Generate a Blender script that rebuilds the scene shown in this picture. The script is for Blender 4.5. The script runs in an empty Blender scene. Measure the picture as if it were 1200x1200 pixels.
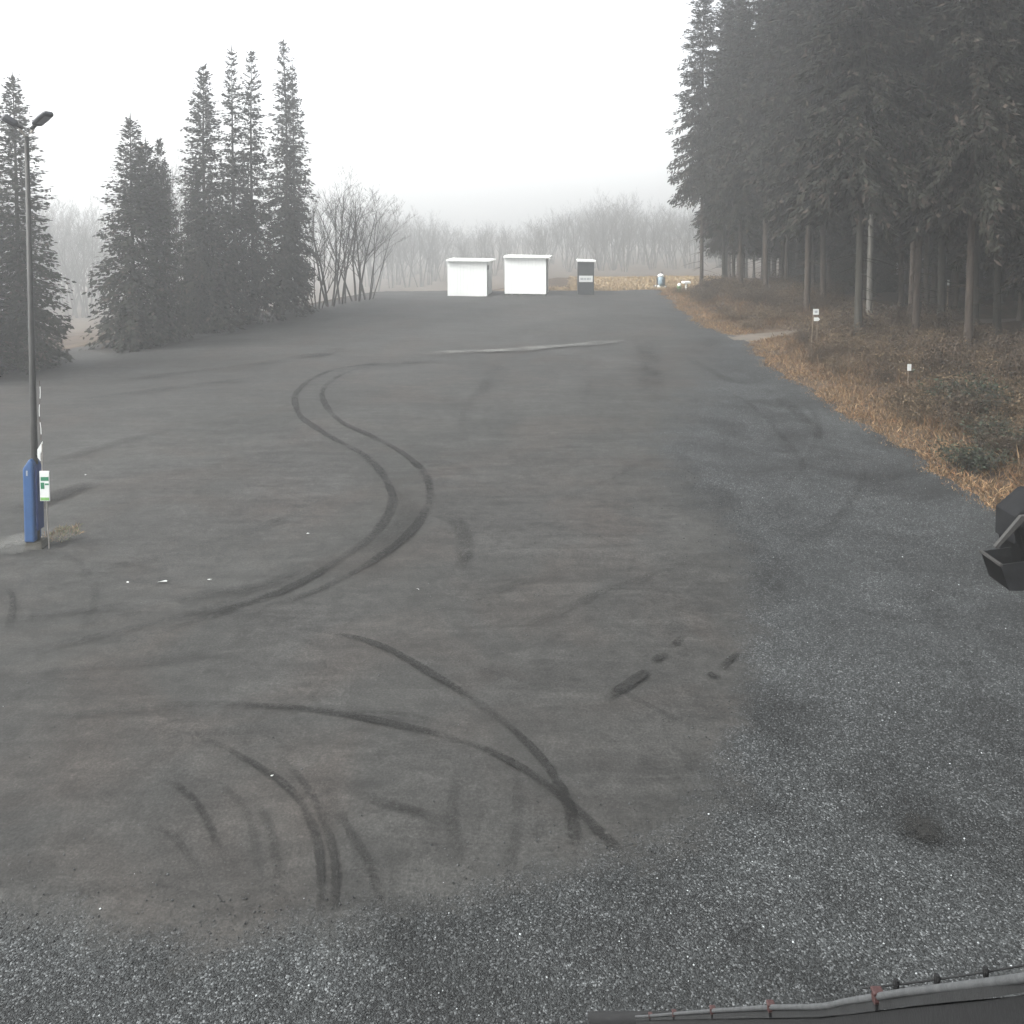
import bpy, math, random
import numpy as np
R = math.radians
rng = np.random.default_rng(7)
random.seed(7)
scene = bpy.context.scene
C = scene.collection

# ------------------------------------------------------------------ camera
CAMZ, FPX, PITCH, OPT = 6.5, 1000.0, R(2.5), 303.7      # photo pixels (1200 wide)
cam_d = bpy.data.cameras.new('camera')
cam = bpy.data.objects.new('camera', cam_d); C.objects.link(cam)
cam.location = (0, 0, CAMZ)
cam.rotation_euler = (R(90) - PITCH, 0, 0)
cam_d.sensor_width = 36.0
cam_d.lens = 36.0 * FPX / 1200.0
cam_d.shift_y = -(600.0 - OPT) / 1200.0
cam_d.clip_start = 0.05
cam_d.clip_end = 3000.0
scene.camera = cam

# ------------------------------------------------------------------ sky, sun, exposure
SUN_EL, SUN_AZ = R(50), R(250)          # azimuth clockwise from +Y: behind and left, above the cloud
world = bpy.data.worlds.new('World'); scene.world = world
world.use_nodes = True
nt = world.node_tree
bg = nt.nodes['Background']
sky = nt.nodes.new('ShaderNodeTexSky')
sky.sky_type = 'NISHITA'; sky.sun_disc = False
sky.sun_elevation = SUN_EL; sky.sun_rotation = SUN_AZ
sky.air_density = 1.0; sky.dust_density = 4.0; sky.ozone_density = 1.0
hs = nt.nodes.new('ShaderNodeHueSaturation')             # overcast: the blue is washed out
hs.inputs['Saturation'].default_value = 0.16
nt.links.new(sky.outputs[0], hs.inputs['Color'])
nt.links.new(hs.outputs[0], bg.inputs['Color'])
bg.inputs['Strength'].default_value = 0.15
sun_d = bpy.data.lights.new('sun', 'SUN')
sun_d.energy = 1.0; sun_d.angle = R(40); sun_d.color = (1.0, 0.985, 0.95)
sun = bpy.data.objects.new('sun', sun_d); C.objects.link(sun)
sun.rotation_euler = (R(90) - SUN_EL, 0, math.pi - SUN_AZ)
sun.location = (0, 0, 60)
scene.view_settings.view_transform = 'Standard'
scene.view_settings.look = 'None'
scene.view_settings.exposure = 1.66
scene.view_settings.gamma = 1.0
scene.view_settings.use_curve_mapping = False
scene.cycles.use_denoising = True
scene.cycles.max_bounces = 8
scene.cycles.diffuse_bounces = 3
scene.cycles.volume_bounces = 4
scene.cycles.transparent_max_bounces = 12

HAZE_DENSITY = 0.0038

# ------------------------------------------------------------------ terrain function
def sstep(a, b, x):
    t = np.clip((np.asarray(x, float) - a) / (b - a), 0, 1)
    return t * t * (3 - 2 * t)
EY = np.array([-40, 25, 34, 40, 45, 52, 59, 63.6, 66.5, 90, 140, 420.])
EX = np.array([-34, -25, -21.2, -18.6, -16.6, -14.2, -11.4, -9.5, 4.2, 6.0, 5, -20.])
def edge_x(y): return np.interp(y, EY, EX)
def path_y(x): return 40.6 + (np.asarray(x, float) - 10.0) * 0.33
def und(x, y):
    return (0.030 * np.sin(0.55 * x + 1.3 * np.sin(0.21 * y)) + 0.022 * np.sin(0.83 * y + 0.4 * x + 1.0)
            + 0.012 * np.sin(1.7 * x - 1.1 * y) + 0.010 * np.sin(2.3 * y + 0.9 * x))
def H(x, y):
    x = np.asarray(x, float); y = np.asarray(y, float)
    z = 0.02 * np.clip(y, 0, 400) + und(x, y)
    d = edge_x(y) - x
    z = z - 7.0 * (1 - np.exp(-np.clip(d - 0.9, 0, None) * 0.2 / 7.0 * 1.0))
    b = sstep(10.5, 14.8, x) * (1 - sstep(56, 66, y))
    gap = np.exp(-((y - path_y(x)) / 1.5) ** 2)
    z = z + 0.55 * b * (1 - gap) + b * (1 - gap) * (0.10 * np.sin(1.3 * x + 0.8 * y) + 0.08 * np.sin(0.9 * y - 1.7 * x))
    z = z - 9.0 * (1 - np.exp(-np.clip(y - 76, 0, None) * 0.11 / 9.0))    # falls away beyond the meadow's crest
    return z
def ray(px, py):
    dx, dy = (px - 600.0) / FPX, (OPT - py) / FPX
    return np.array([dx, math.cos(PITCH) + dy * math.sin(PITCH), -math.sin(PITCH) + dy * math.cos(PITCH)])
def at_depth(px, py, Y):
    d = ray(px, py); t = Y / d[1]
    return np.array([d[0] * t, Y, CAMZ + d[2] * t])
def G(px, py):                       # where the ray through a photo pixel meets the ground
    d = ray(px, py); t = 0.5; last = t
    while t < 400:
        p = d * t
        if CAMZ + p[2] < float(H(p[0], p[1])):
            lo, hi = last, t
            for _ in range(30):
                m = 0.5 * (lo + hi); p = d * m
                if CAMZ + p[2] < float(H(p[0], p[1])): hi = m
                else: lo = m
            p = d * hi
            return np.array([p[0], p[1], float(H(p[0], p[1]))])
        last = t; t += 0.25
    return np.array([d[0] * 100, d[1] * 100, float(H(d[0] * 100, d[1] * 100))])

# ------------------------------------------------------------------ mesh helpers
class MB:
    def __init__(s): s.v = []; s.f = []; s.c = []
    def add(s, vs, fs, col=None):
        o = len(s.v)
        s.v.extend([tuple(map(float, p)) for p in vs])
        s.f.extend([tuple(i + o for i in f) for f in fs])
        return s
    def box(s, c, d, rz=0.0, taper=1.0):
        x, y, z = d[0] / 2, d[1] / 2, d[2] / 2
        p = []
        for k, (sx, sy, sz) in enumerate([(-1,-1,-1),(1,-1,-1),(1,1,-1),(-1,1,-1),(-1,-1,1),(1,-1,1),(1,1,1),(-1,1,1)]):
            t = taper if sz > 0 else 1.0
            a, b = sx * x * t, sy * y * t
            p.append((c[0] + a * math.cos(rz) - b * math.sin(rz), c[1] + a * math.sin(rz) + b * math.cos(rz), c[2] + sz * z))
        return s.add(p, [(3,2,1,0),(4,5,6,7),(0,1,5,4),(1,2,6,5),(2,3,7,6),(3,0,4,7)])
    def tube(s, pts, rads, n=8, cap=True):
        pts = [np.array(p, float) for p in pts]
        vs = []; fs = []
        for i, p in enumerate(pts):
            a = pts[max(0, i - 1)]; b = pts[min(len(pts) - 1, i + 1)]
            t = b - a; t = t / (np.linalg.norm(t) + 1e-9)
            u = np.cross(t, (0, 0, 1.0) if abs(t[2]) < 0.9 else (1.0, 0, 0)); u /= np.linalg.norm(u) + 1e-9
            w = np.cross(u, t)
            for k in range(n):
                an = 2 * math.pi * k / n
                vs.append(p + rads[i] * (u * math.cos(an) + w * math.sin(an)))
        for i in range(len(pts) - 1):
            for k in range(n):
                a = i * n + k; b = i * n + (k + 1) % n
                fs.append((a, b, b + n, a + n))
        if cap:
            fs.append(tuple(range(n))[::-1]); fs.append(tuple((len(pts) - 1) * n + k for k in range(n)))
        return s.add(vs, fs)
    def prism(s, poly, y0, y1):          # polygon in x,z pulled along y
        n = len(poly)
        vs = [(x, y0, z) for x, z in poly] + [(x, y1, z) for x, z in poly]
        fs = [tuple(range(n)), tuple(range(n, 2 * n))[::-1]] + [((i + 1) % n, i, i + n, (i + 1) % n + n) for i in range(n)]
        return s.add(vs, fs)
    def build(s, name, mat, parent=None, smooth=False, bevel=0.0):
        me = bpy.data.meshes.new(name); me.from_pydata(s.v, [], s.f)
        if smooth:
            me.polygons.foreach_set('use_smooth', [True] * len(me.polygons))
        return link(name, me, mat, parent, bevel)
def link(name, me, mat, parent=None, bevel=0.0):
    o = bpy.data.objects.new(name, me); C.objects.link(o)
    if mat and not me.materials: me.materials.append(mat)
    if parent: o.parent = parent
    if bevel:
        m = o.modifiers.new('bevel', 'BEVEL'); m.width = bevel; m.segments = 2; m.limit_method = 'ANGLE'
    return o
def np_mesh(name, verts, faces, mat, attrs=None, smooth=False, uv=None):
    """verts (N,3), faces (M,k) arrays; attrs: {name: (N,) float or (N,4) colour}."""
    verts = np.asarray(verts, np.float32); faces = np.asarray(faces, np.int32)
    me = bpy.data.meshes.new(name)
    k = faces.shape[1]
    me.vertices.add(len(verts)); me.vertices.foreach_set('co', verts.ravel())
    me.loops.add(faces.size); me.loops.foreach_set('vertex_index', faces.ravel())
    me.polygons.add(len(faces)); me.polygons.foreach_set('loop_start', np.arange(0, faces.size, k, dtype=np.int32))
    if smooth: me.polygons.foreach_set('use_smooth', np.ones(len(faces), bool))
    for nm, a in (attrs or {}).items():
        a = np.asarray(a, np.float32)
        if a.ndim == 1:
            at = me.attributes.new(nm, 'FLOAT', 'POINT'); at.data.foreach_set('value', a)
        else:
            at = me.attributes.new(nm, 'FLOAT_COLOR', 'POINT'); at.data.foreach_set('color', a.ravel())
    me.update(calc_edges=True); me.validate()
    if mat: me.materials.append(mat)
    return me
def tag(o, label=None, cat=None, group=None, kind=None):
    if label: o['label'] = label
    if cat: o['category'] = cat
    if group: o['group'] = group
    if kind: o['kind'] = kind
    return o
def empty(name, loc, rz=0.0, label=None, cat=None, group=None):
    o = bpy.data.objects.new(name, None); C.objects.link(o)
    o.location = tuple(map(float, loc)); o.rotation_euler = (0, 0, rz); o.empty_display_size = 0.2
    return tag(o, label, cat, group)

# ------------------------------------------------------------------ materials
def mat_new(name):
    m = bpy.data.materials.new(name); m.use_nodes = True
    n = m.node_tree.nodes; l = m.node_tree.links
    return m, n, l, n['Principled BSDF']
def node(n, t, **kw):
    x = n.new(t)
    for k, v in kw.items():
        if k in x.inputs: x.inputs[k].default_value = v
        else: setattr(x, k, v)
    return x
def ramp(n, stops):
    r = n.new('ShaderNodeValToRGB'); e = r.color_ramp.elements
    while len(e) > 1: e.remove(e[-1])
    e[0].position = stops[0][0]; e[0].color = (*stops[0][1], 1)
    for p, c in stops[1:]:
        x = e.new(p); x.color = (*c, 1)
    return r
def g3(v): return (v, v, v)
def simple(name, col, rough=0.6, var=0.25, scale=6.0, metal=0.0, spec=0.4, bump=0.15):
    """a plain finish with grime: noise shifts colour and roughness"""
    m, n, l, b = mat_new(name)
    tc = n.new('ShaderNodeTexCoord')
    nz = node(n, 'ShaderNodeTexNoise', Scale=scale, Detail=6.0, Roughness=0.65)
    l.new(tc.outputs['Object'], nz.inputs['Vector'])
    lo = tuple(c * (1 - var) for c in col); hi = tuple(min(1, c * (1 + var * 0.6)) for c in col)
    r = ramp(n, [(0.3, lo), (0.7, hi)])
    l.new(nz.outputs['Fac'], r.inputs['Fac']); l.new(r.outputs['Color'], b.inputs['Base Color'])
    b.inputs['Roughness'].default_value = rough; b.inputs['Metallic'].default_value = metal
    b.inputs['Specular IOR Level'].default_value = spec
    if bump:
        bp = node(n, 'ShaderNodeBump', Strength=bump, Distance=0.01)
        n2 = node(n, 'ShaderNodeTexNoise', Scale=scale * 8, Detail=4.0)
        l.new(tc.outputs['Object'], n2.inputs['Vector'])
        l.new(n2.outputs['Fac'], bp.inputs['Height']); l.new(bp.outputs['Normal'], b.inputs['Normal'])
    return m
def colour_attr(name, rough=0.9, spec=0.1, trans=0.0):
    m, n, l, b = mat_new(name)
    a = n.new('ShaderNodeAttribute'); a.attribute_name = 'col'
    l.new(a.outputs['Color'], b.inputs['Base Color'])
    b.inputs['Roughness'].default_value = rough; b.inputs['Specular IOR Level'].default_value = spec
    return m

def lot_material():
    m, n, l, b = mat_new('gravel_and_packed_dirt')
    tc = n.new('ShaderNodeTexCoord'); P = tc.outputs['Object']
    def noise(scale, detail=6.0, rough=0.6, vec=None, dist=0.0):
        x = node(n, 'ShaderNodeTexNoise', Scale=scale, Detail=detail, Roughness=rough, Distortion=dist)
        l.new(vec or P, x.inputs['Vector']); return x.outputs['Fac']
    def mth(op, a, b_, clamp=False):
        x = n.new('ShaderNodeMath'); x.operation = op; x.use_clamp = clamp
        for i, v in enumerate((a, b_)):
            if isinstance(v, (int, float)): x.inputs[i].default_value = v
            else: l.new(v, x.inputs[i])
        return x.outputs[0]
    def mix(f, a, b_, blend='MIX'):
        x = n.new('ShaderNodeMix'); x.data_type = 'RGBA'; x.blend_type = blend
        if isinstance(f, (int, float)): x.inputs[0].default_value = f
        else: l.new(f, x.inputs[0])
        for i, v in ((6, a), (7, b_)):
            if isinstance(v, tuple): x.inputs[i].default_value = (*v, 1)
            else: l.new(v, x.inputs[i])
        return x.outputs[2]
    def rmp(f, stops):
        r = ramp(n, stops); l.new(f, r.inputs['Fac']); return r.outputs['Color']
    # packed dirt: broad tone patches, plough streaks running across the lot, fine grit
    big = rmp(noise(0.16, 5, 0.6, dist=0.6), [(0.30, (0.0250, 0.0252, 0.0235)), (0.52, (0.0315, 0.0315, 0.0295)), (0.72, (0.0425, 0.0425, 0.0400))])
    warm = rmp(noise(0.33, 4, 0.55, dist=0.8), [(0.48, g3(0.0)), (0.66, g3(1.0))])
    dirt = mix(mth('MULTIPLY', warm, 0.45), big, (0.0385, 0.0325, 0.0280))
    mp = node(n, 'ShaderNodeMapping'); mp.inputs['Rotation'].default_value = (0, 0, R(-58)); mp.inputs['Scale'].default_value = (0.42, 2.2, 1)
    l.new(P, mp.inputs['Vector'])
    streak = noise(1.0, 7, 0.62, mp.outputs[0], 0.9)
    dirt = mix(1.0, dirt, rmp(streak, [(0.34, g3(0.80)), (0.5, g3(1.0)), (0.68, g3(1.2))]), 'MULTIPLY')
    mp2 = node(n, 'ShaderNodeMapping'); mp2.inputs['Rotation'].default_value = (0, 0, R(-36)); mp2.inputs['Scale'].default_value = (0.6, 4.2, 1)
    l.new(P, mp2.inputs['Vector'])
    streak2 = noise(1.0, 6, 0.6, mp2.outputs[0], 0.6)
    dirt = mix(0.7, dirt, rmp(streak2, [(0.36, g3(0.86)), (0.5, g3(1.0)), (0.66, g3(1.12))]), 'MULTIPLY')
    dirt = mix(1.0, dirt, rmp(noise(3.4, 9, 0.78, dist=0.5), [(0.34, g3(0.66)), (0.5, g3(1.0)), (0.66, g3(1.34))]), 'MULTIPLY')
    grit = noise(34, 4, 0.7)
    dirt = mix(1.0, dirt, rmp(grit, [(0.30, g3(0.55)), (0.52, g3(1.0)), (0.72, g3(1.6))]), 'MULTIPLY')
    # loose gravel: cells with their own grey, blue cast, darker damp patches
    vo = node(n, 'ShaderNodeTexVoronoi', Scale=62.0); l.new(P, vo.inputs['Vector'])
    cell = n.new('ShaderNodeSeparateColor'); l.new(vo.outputs['Color'], cell.inputs[0])
    stone = rmp(cell.outputs[0], [(0.0, (0.0090, 0.0099, 0.0100)), (0.5, (0.0245, 0.0268, 0.0271)), (0.88, (0.053, 0.0575, 0.058)), (0.985, (0.13, 0.138, 0.140))])
    gap = rmp(vo.outputs['Distance'], [(0.25, g3(1.0)), (0.75, g3(0.72))])
    gravel = mix(1.0, stone, gap, 'MULTIPLY')
    damp = noise(0.42, 6, 0.65, dist=1.0)
    gravel = mix(1.0, gravel, rmp(damp, [(0.36, g3(0.58)), (0.52, g3(1.0)), (0.70, g3(1.38))]), 'MULTIPLY')
    gravel = mix(0.6, gravel, rmp(noise(3.2, 5, 0.7), [(0.3, g3(0.7)), (0.7, g3(1.3))]), 'MULTIPLY')
    at = n.new('ShaderNodeAttribute'); at.attribute_name = 'gravel'
    k = mth('ADD', at.outputs['Fac'], mth('MULTIPLY', mth('SUBTRACT', noise(1.3, 6, 0.7), 0.5), 1.3))
    k = mth('ADD', k, mth('MULTIPLY', mth('SUBTRACT', noise(9, 4, 0.7), 0.5), 0.6))
    kk = rmp(k, [(0.25, g3(0)), (0.78, g3(1))])
    l.new(mix(kk, dirt, gravel), b.inputs['Base Color'])
    b.inputs['Roughness'].default_value = 0.85; b.inputs['Specular IOR Level'].default_value = 0.25
    hgt = mth('ADD', mth('MULTIPLY', mth('SUBTRACT', 1.0, vo.outputs['Distance']), mth('MULTIPLY', kk, 1.0)),
              mth('ADD', mth('MULTIPLY', grit, 0.45), mth('MULTIPLY', streak, 0.8)))
    bp = node(n, 'ShaderNodeBump', Strength=0.6, Distance=0.018); l.new(hgt, bp.inputs['Height'])
    l.new(bp.outputs['Normal'], b.inputs['Normal'])
    return m
def terrain_material():
    m, n, l, b = mat_new('leaf_litter_and_dry_meadow')
    tc = n.new('ShaderNodeTexCoord')
    def nz(s, d=6.0):
        x = node(n, 'ShaderNodeTexNoise', Scale=s, Detail=d, Roughness=0.65); l.new(tc.outputs['Object'], x.inputs['Vector']); return x
    a, c = nz(0.7), nz(9.0)
    r1 = ramp(n, [(0.3, (0.034, 0.026, 0.020)), (0.5, (0.058, 0.043, 0.031)), (0.7, (0.095, 0.070, 0.047))])
    l.new(a.outputs['Fac'], r1.inputs['Fac'])
    r3 = ramp(n, [(0.3, (0.26, 0.205, 0.125)), (0.7, (0.38, 0.30, 0.185))])
    l.new(nz(0.25).outputs['Fac'], r3.inputs['Fac'])
    at = n.new('ShaderNodeAttribute'); at.attribute_name = 'meadow'
    mm = n.new('ShaderNodeMix'); mm.data_type = 'RGBA'
    l.new(at.outputs['Fac'], mm.inputs[0]); l.new(r1.outputs[0], mm.inputs[6]); l.new(r3.outputs[0], mm.inputs[7])
    r2 = ramp(n, [(0.3, g3(0.62)), (0.7, g3(1.3))]); l.new(c.outputs['Fac'], r2.inputs['Fac'])
    mx = n.new('ShaderNodeMix'); mx.data_type = 'RGBA'; mx.blend_type = 'MULTIPLY'; mx.inputs[0].default_value = 1
    l.new(mm.outputs[2], mx.inputs[6]); l.new(r2.outputs[0], mx.inputs[7]); l.new(mx.outputs[2], b.inputs['Base Color'])
    b.inputs['Roughness'].default_value = 0.95; b.inputs['Specular IOR Level'].default_value = 0.1
    bp = node(n, 'ShaderNodeBump', Strength=0.8, Distance=0.05); l.new(c.outputs['Fac'], bp.inputs['Height']); l.new(bp.outputs['Normal'], b.inputs['Normal'])
    return m
def track_material(name, col):
    m, n, l, b = mat_new(name)
    at = n.new('ShaderNodeAttribute'); at.attribute_name = 'fade'
    tc = n.new('ShaderNodeTexCoord')
    nz = node(n, 'ShaderNodeTexNoise', Scale=17.0, Detail=7.0, Roughness=0.75); l.new(tc.outputs['Object'], nz.inputs['Vector'])
    n2 = node(n, 'ShaderNodeTexNoise', Scale=0.8, Detail=3.0); l.new(tc.outputs['Object'], n2.inputs['Vector'])
    r = ramp(n, [(0.38, g3(0.12)), (0.58, g3(1.35))]); l.new(nz.outputs['Fac'], r.inputs['Fac'])
    r2 = ramp(n, [(0.36, g3(0.22)), (0.6, g3(1.1))]); l.new(n2.outputs['Fac'], r2.inputs['Fac'])
    q = n.new('ShaderNodeMath'); q.operation = 'MULTIPLY'; l.new(at.outputs['Fac'], q.inputs[0]); l.new(r.outputs[0], q.inputs[1])
    q2 = n.new('ShaderNodeMath'); q2.operation = 'MULTIPLY'; q2.use_clamp = True; l.new(q.outputs[0], q2.inputs[0]); l.new(r2.outputs[0], q2.inputs[1])
    b.inputs['Base Color'].default_value = (*col, 1); b.inputs['Roughness'].default_value = 0.8; b.inputs['Specular IOR Level'].default_value = 0.25
    l.new(q2.outputs[0], b.inputs['Alpha'])
    return m
def bark_material(name, lo, hi):
    m, n, l, b = mat_new(name)
    tc = n.new('ShaderNodeTexCoord')
    mp = node(n, 'ShaderNodeMapping'); mp.inputs['Scale'].default_value = (9, 9, 1.6); l.new(tc.outputs['Object'], mp.inputs['Vector'])
    nz = node(n, 'ShaderNodeTexNoise', Scale=1.5, Detail=8.0, Roughness=0.7); l.new(mp.outputs[0], nz.inputs['Vector'])
    r = ramp(n, [(0.32, lo), (0.68, hi)]); l.new(nz.outputs['Fac'], r.inputs['Fac']); l.new(r.outputs[0], b.inputs['Base Color'])
    bp = node(n, 'ShaderNodeBump', Strength=0.9, Distance=0.03); l.new(nz.outputs['Fac'], bp.inputs['Height']); l.new(bp.outputs['Normal'], b.inputs['Normal'])
    b.inputs['Roughness'].default_value = 0.95; b.inputs['Specular IOR Level'].default_value = 0.1
    return m

M = {
    'lot': lot_material(), 'terrain': terrain_material(),
    'track': track_material('damp_wheel_mark', (0.012, 0.012, 0.011)),
    'pale': track_material('pale_dusty_ridge', (0.13, 0.13, 0.12)),
    'bark': bark_material('spruce_bark', (0.030, 0.025, 0.021), (0.085, 0.070, 0.058)),
    'bark_dark': bark_material('dark_spruce_bark', (0.022, 0.022, 0.018), (0.055, 0.052, 0.044)),
    'bark_pale': bark_material('pale_bark', (0.06, 0.058, 0.052), (0.15, 0.145, 0.13)),
    'bark_grey': bark_material('grey_twig_bark', (0.025, 0.024, 0.022), (0.060, 0.056, 0.050)),
    'needle': colour_attr('spruce_needles', 0.85, 0.15), 'dry': colour_attr('dry_grass_blades', 0.9, 0.1),
    'bramble': colour_attr('bramble_leaves_and_canes', 0.9, 0.1), 'stone': colour_attr('loose_stones', 0.8, 0.3),
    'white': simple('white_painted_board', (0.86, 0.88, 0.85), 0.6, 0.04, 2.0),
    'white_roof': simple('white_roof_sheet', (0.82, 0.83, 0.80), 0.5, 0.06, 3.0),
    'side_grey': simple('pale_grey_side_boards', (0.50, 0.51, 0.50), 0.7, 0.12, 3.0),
    'booth': simple('dark_grey_panel', (0.045, 0.050, 0.052), 0.55, 0.25, 3.0),
    'booth_seam': simple('charcoal_frame', (0.028, 0.030, 0.032), 0.5, 0.2, 4.0),
    'sign_white': simple('white_sign_face', (0.62, 0.64, 0.62), 0.45, 0.05, 8.0, bump=0.02),
    'print_grey': simple('grey_print', (0.32, 0.34, 0.35), 0.5, 0.1, 9.0, bump=0.0),
    'green': simple('green_print', (0.022, 0.17, 0.085), 0.5, 0.12, 9.0, bump=0.0),
    'leaf_green': simple('light_green_print', (0.16, 0.36, 0.10), 0.5, 0.15, 9.0, bump=0.0),
    'pole': simple('dark_galvanised_pole', (0.030, 0.030, 0.028), 0.6, 0.35, 5.0, metal=0.0),
    'pole_pale': simple('weathered_galvanised_arm', (0.30, 0.285, 0.26), 0.5, 0.2, 9.0, metal=0.4),
    'lamp': simple('anthracite_lamp_housing', (0.040, 0.042, 0.048), 0.45, 0.2, 12.0),
    'glass': simple('frosted_lamp_glass', (0.22, 0.22, 0.24), 0.2, 0.1, 12.0, bump=0.0),
    'blue': simple('blue_vinyl_padding', (0.026, 0.080, 0.20), 0.5, 0.18, 4.0, spec=0.5),
    'blue_dark': simple('dark_blue_strap', (0.010, 0.030, 0.11), 0.55, 0.2, 6.0),
    'foot': simple('dark_weathered_concrete', (0.050, 0.046, 0.036), 0.9, 0.4, 9.0, bump=0.6),
    'red': simple('faded_red_plastic', (0.040, 0.018, 0.017), 0.6, 0.25, 25.0),
    'cable': simple('grey_stranded_cable', (0.075, 0.079, 0.081), 0.8, 0.35, 30.0, metal=0.2),
    'zinc': simple('weathered_zinc_sheet', (0.014, 0.015, 0.0155), 0.9, 0.35, 18.0, metal=0.0),
    'fascia': simple('dark_fascia_board', (0.006, 0.0065, 0.007), 0.85, 0.3, 12.0),
    'render': simple('pale_render', (0.45, 0.44, 0.41), 0.9, 0.15, 4.0),
    'black': simple('black_machine_paint', (0.003, 0.003, 0.0033), 0.8, 0.35, 7.0, spec=0.05),
    'black2': simple('dusty_black_steel', (0.013, 0.0135, 0.0145), 0.8, 0.4, 7.0, spec=0.06),
    'worn': simple('worn_steel_edge', (0.035, 0.034, 0.032), 0.7, 0.35, 20.0, metal=0.0),
    'tyre': simple('black_rubber', (0.014, 0.014, 0.014), 0.9, 0.3, 12.0),
    'wood': simple('weathered_wood', (0.16, 0.125, 0.09), 0.9, 0.35, 10.0, bump=0.4),
    'green_bin': simple('green_plastic', (0.10, 0.19, 0.07), 0.6, 0.2, 8.0),
    'steelblue': simple('blue_grey_drum', (0.20, 0.27, 0.31), 0.45, 0.2, 8.0, metal=0.2),
}

# ------------------------------------------------------------------ ground: terrain sheet
def axis(lo, hi, f0, f1, fine, growth=1.16):
    a = list(np.arange(f0, f1 + 1e-6, fine)); s = fine
    while a[-1] < hi: s *= growth; a.append(min(hi, a[-1] + s))
    s = fine
    while a[0] > lo: s *= growth; a.insert(0, max(lo, a[0] - s))
    return np.array(a)
xs = axis(-250, 250, -26, 30, 0.4); ys = axis(-36, 410, 12, 100, 0.4)
X, Y = np.meshgrid(xs, ys)
XR_BASE = 10.45
def lot_right(y):
    y = np.asarray(y, float)
    return (XR_BASE + 0.16 * np.sin(0.9 * y) + 0.11 * np.sin(2.3 * y + 1) + 0.07 * np.sin(5.1 * y)
            + 0.9 * np.exp(-((y - 40.4) / 2.2) ** 2) + 0.05 * np.clip(y - 50, 0, 20) + 0.5 * sstep(20, 12, y))
def lot_left(y): return edge_x(np.minimum(y, 63)) - 0.5 + 0.2 * np.sin(1.1 * np.asarray(y, float))
inside = sstep(0.0, 0.5, lot_right(Y) - X - 0.15) * sstep(0.0, 0.5, X - lot_left(Y) - 0.3) * sstep(64.9, 64.2, Y) * sstep(-5.6, -5.2, Y)
Z = H(X, Y) - 0.05 * inside
meadow = np.clip(sstep(63, 66, Y) * sstep(82, 79, Y) * sstep(0, 3, X - edge_x(Y)) * (1 - sstep(0.2, 3, X - 0.21 * Y)) , 0, 1)
nx, ny = len(xs), len(ys)
idx = np.arange(nx * ny).reshape(ny, nx)
quads = np.stack([idx[:-1, :-1], idx[:-1, 1:], idx[1:, 1:], idx[1:, :-1]], -1).reshape(-1, 4)
me = np_mesh('ground', np.stack([X, Y, Z], -1).reshape(-1, 3), quads, M['terrain'], {'meadow': meadow.ravel()}, smooth=True)
ground = tag(link('ground', me, None), 'brown leaf litter and dry meadow round the lot', kind='structure')

# ------------------------------------------------------------------ gravel lot
NU = 150
ly = np.arange(-5.5, 64.8, 0.22)
uu = np.linspace(0, 1, NU)
LX = lot_left(ly)[:, None] + (lot_right(ly) - lot_left(ly))[:, None] * uu[None, :]
LY = np.repeat(ly[:, None], NU, 1)
LZ = H(LX, LY) + 0.004
# gravel zone: outline of the packed part read off the photograph, put on the ground
packed_px = [(-330, 1010), (0, 1078), (120, 1092), (260, 1096), (420, 1088), (560, 1050), (700, 1008), (800, 985), (840, 930), (862, 860), (885, 770),
             (882, 690), (840, 620), (790, 560), (770, 520), (800, 470), (830, 430), (810, 390), (770, 352)]
pk = np.array([G(*p)[:2] for p in packed_px])
far_pts = np.array([[8.0, 80], [-60, 80], [-60, pk[0][1]]])
poly = np.vstack([pk, far_pts])
def signed_dist(px_, py_, poly):
    d = np.full(px_.shape, 1e9); ins = np.zeros(px_.shape, bool)
    n = len(poly)
    for i in range(n):
        a, b = poly[i], poly[(i + 1) % n]
        ab = b - a; t = np.clip(((px_ - a[0]) * ab[0] + (py_ - a[1]) * ab[1]) / (ab @ ab + 1e-9), 0, 1)
        d = np.minimum(d, np.hypot(px_ - a[0] - t * ab[0], py_ - a[1] - t * ab[1]))
        c = ((a[1] > py_) != (b[1] > py_)) & (px_ < (b[0] - a[0]) * (py_ - a[1]) / (b[1] - a[1] + 1e-12) + a[0])
        ins ^= c
    return np.where(ins, d, -d)
sd = signed_dist(LX, LY, poly)
soft = 0.75 + 0.10 * np.clip(LY - 9, 0, 40)
gravel = sstep(0.9, -0.9, sd / soft)
LZ = LZ + 0.012 * gravel
idx = np.arange(NU * len(ly)).reshape(len(ly), NU)
quads = np.stack([idx[:-1, :-1], idx[:-1, 1:], idx[1:, 1:], idx[1:, :-1]], -1).reshape(-1, 4)
me = np_mesh('gravel_lot', np.stack([LX, LY, LZ], -1).reshape(-1, 3), quads, M['lot'], {'gravel': gravel.ravel()}, smooth=True)
lot = tag(link('gravel_lot', me, None), 'grey gravel lot with packed dirt and curved tyre tracks', kind='structure')

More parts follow.
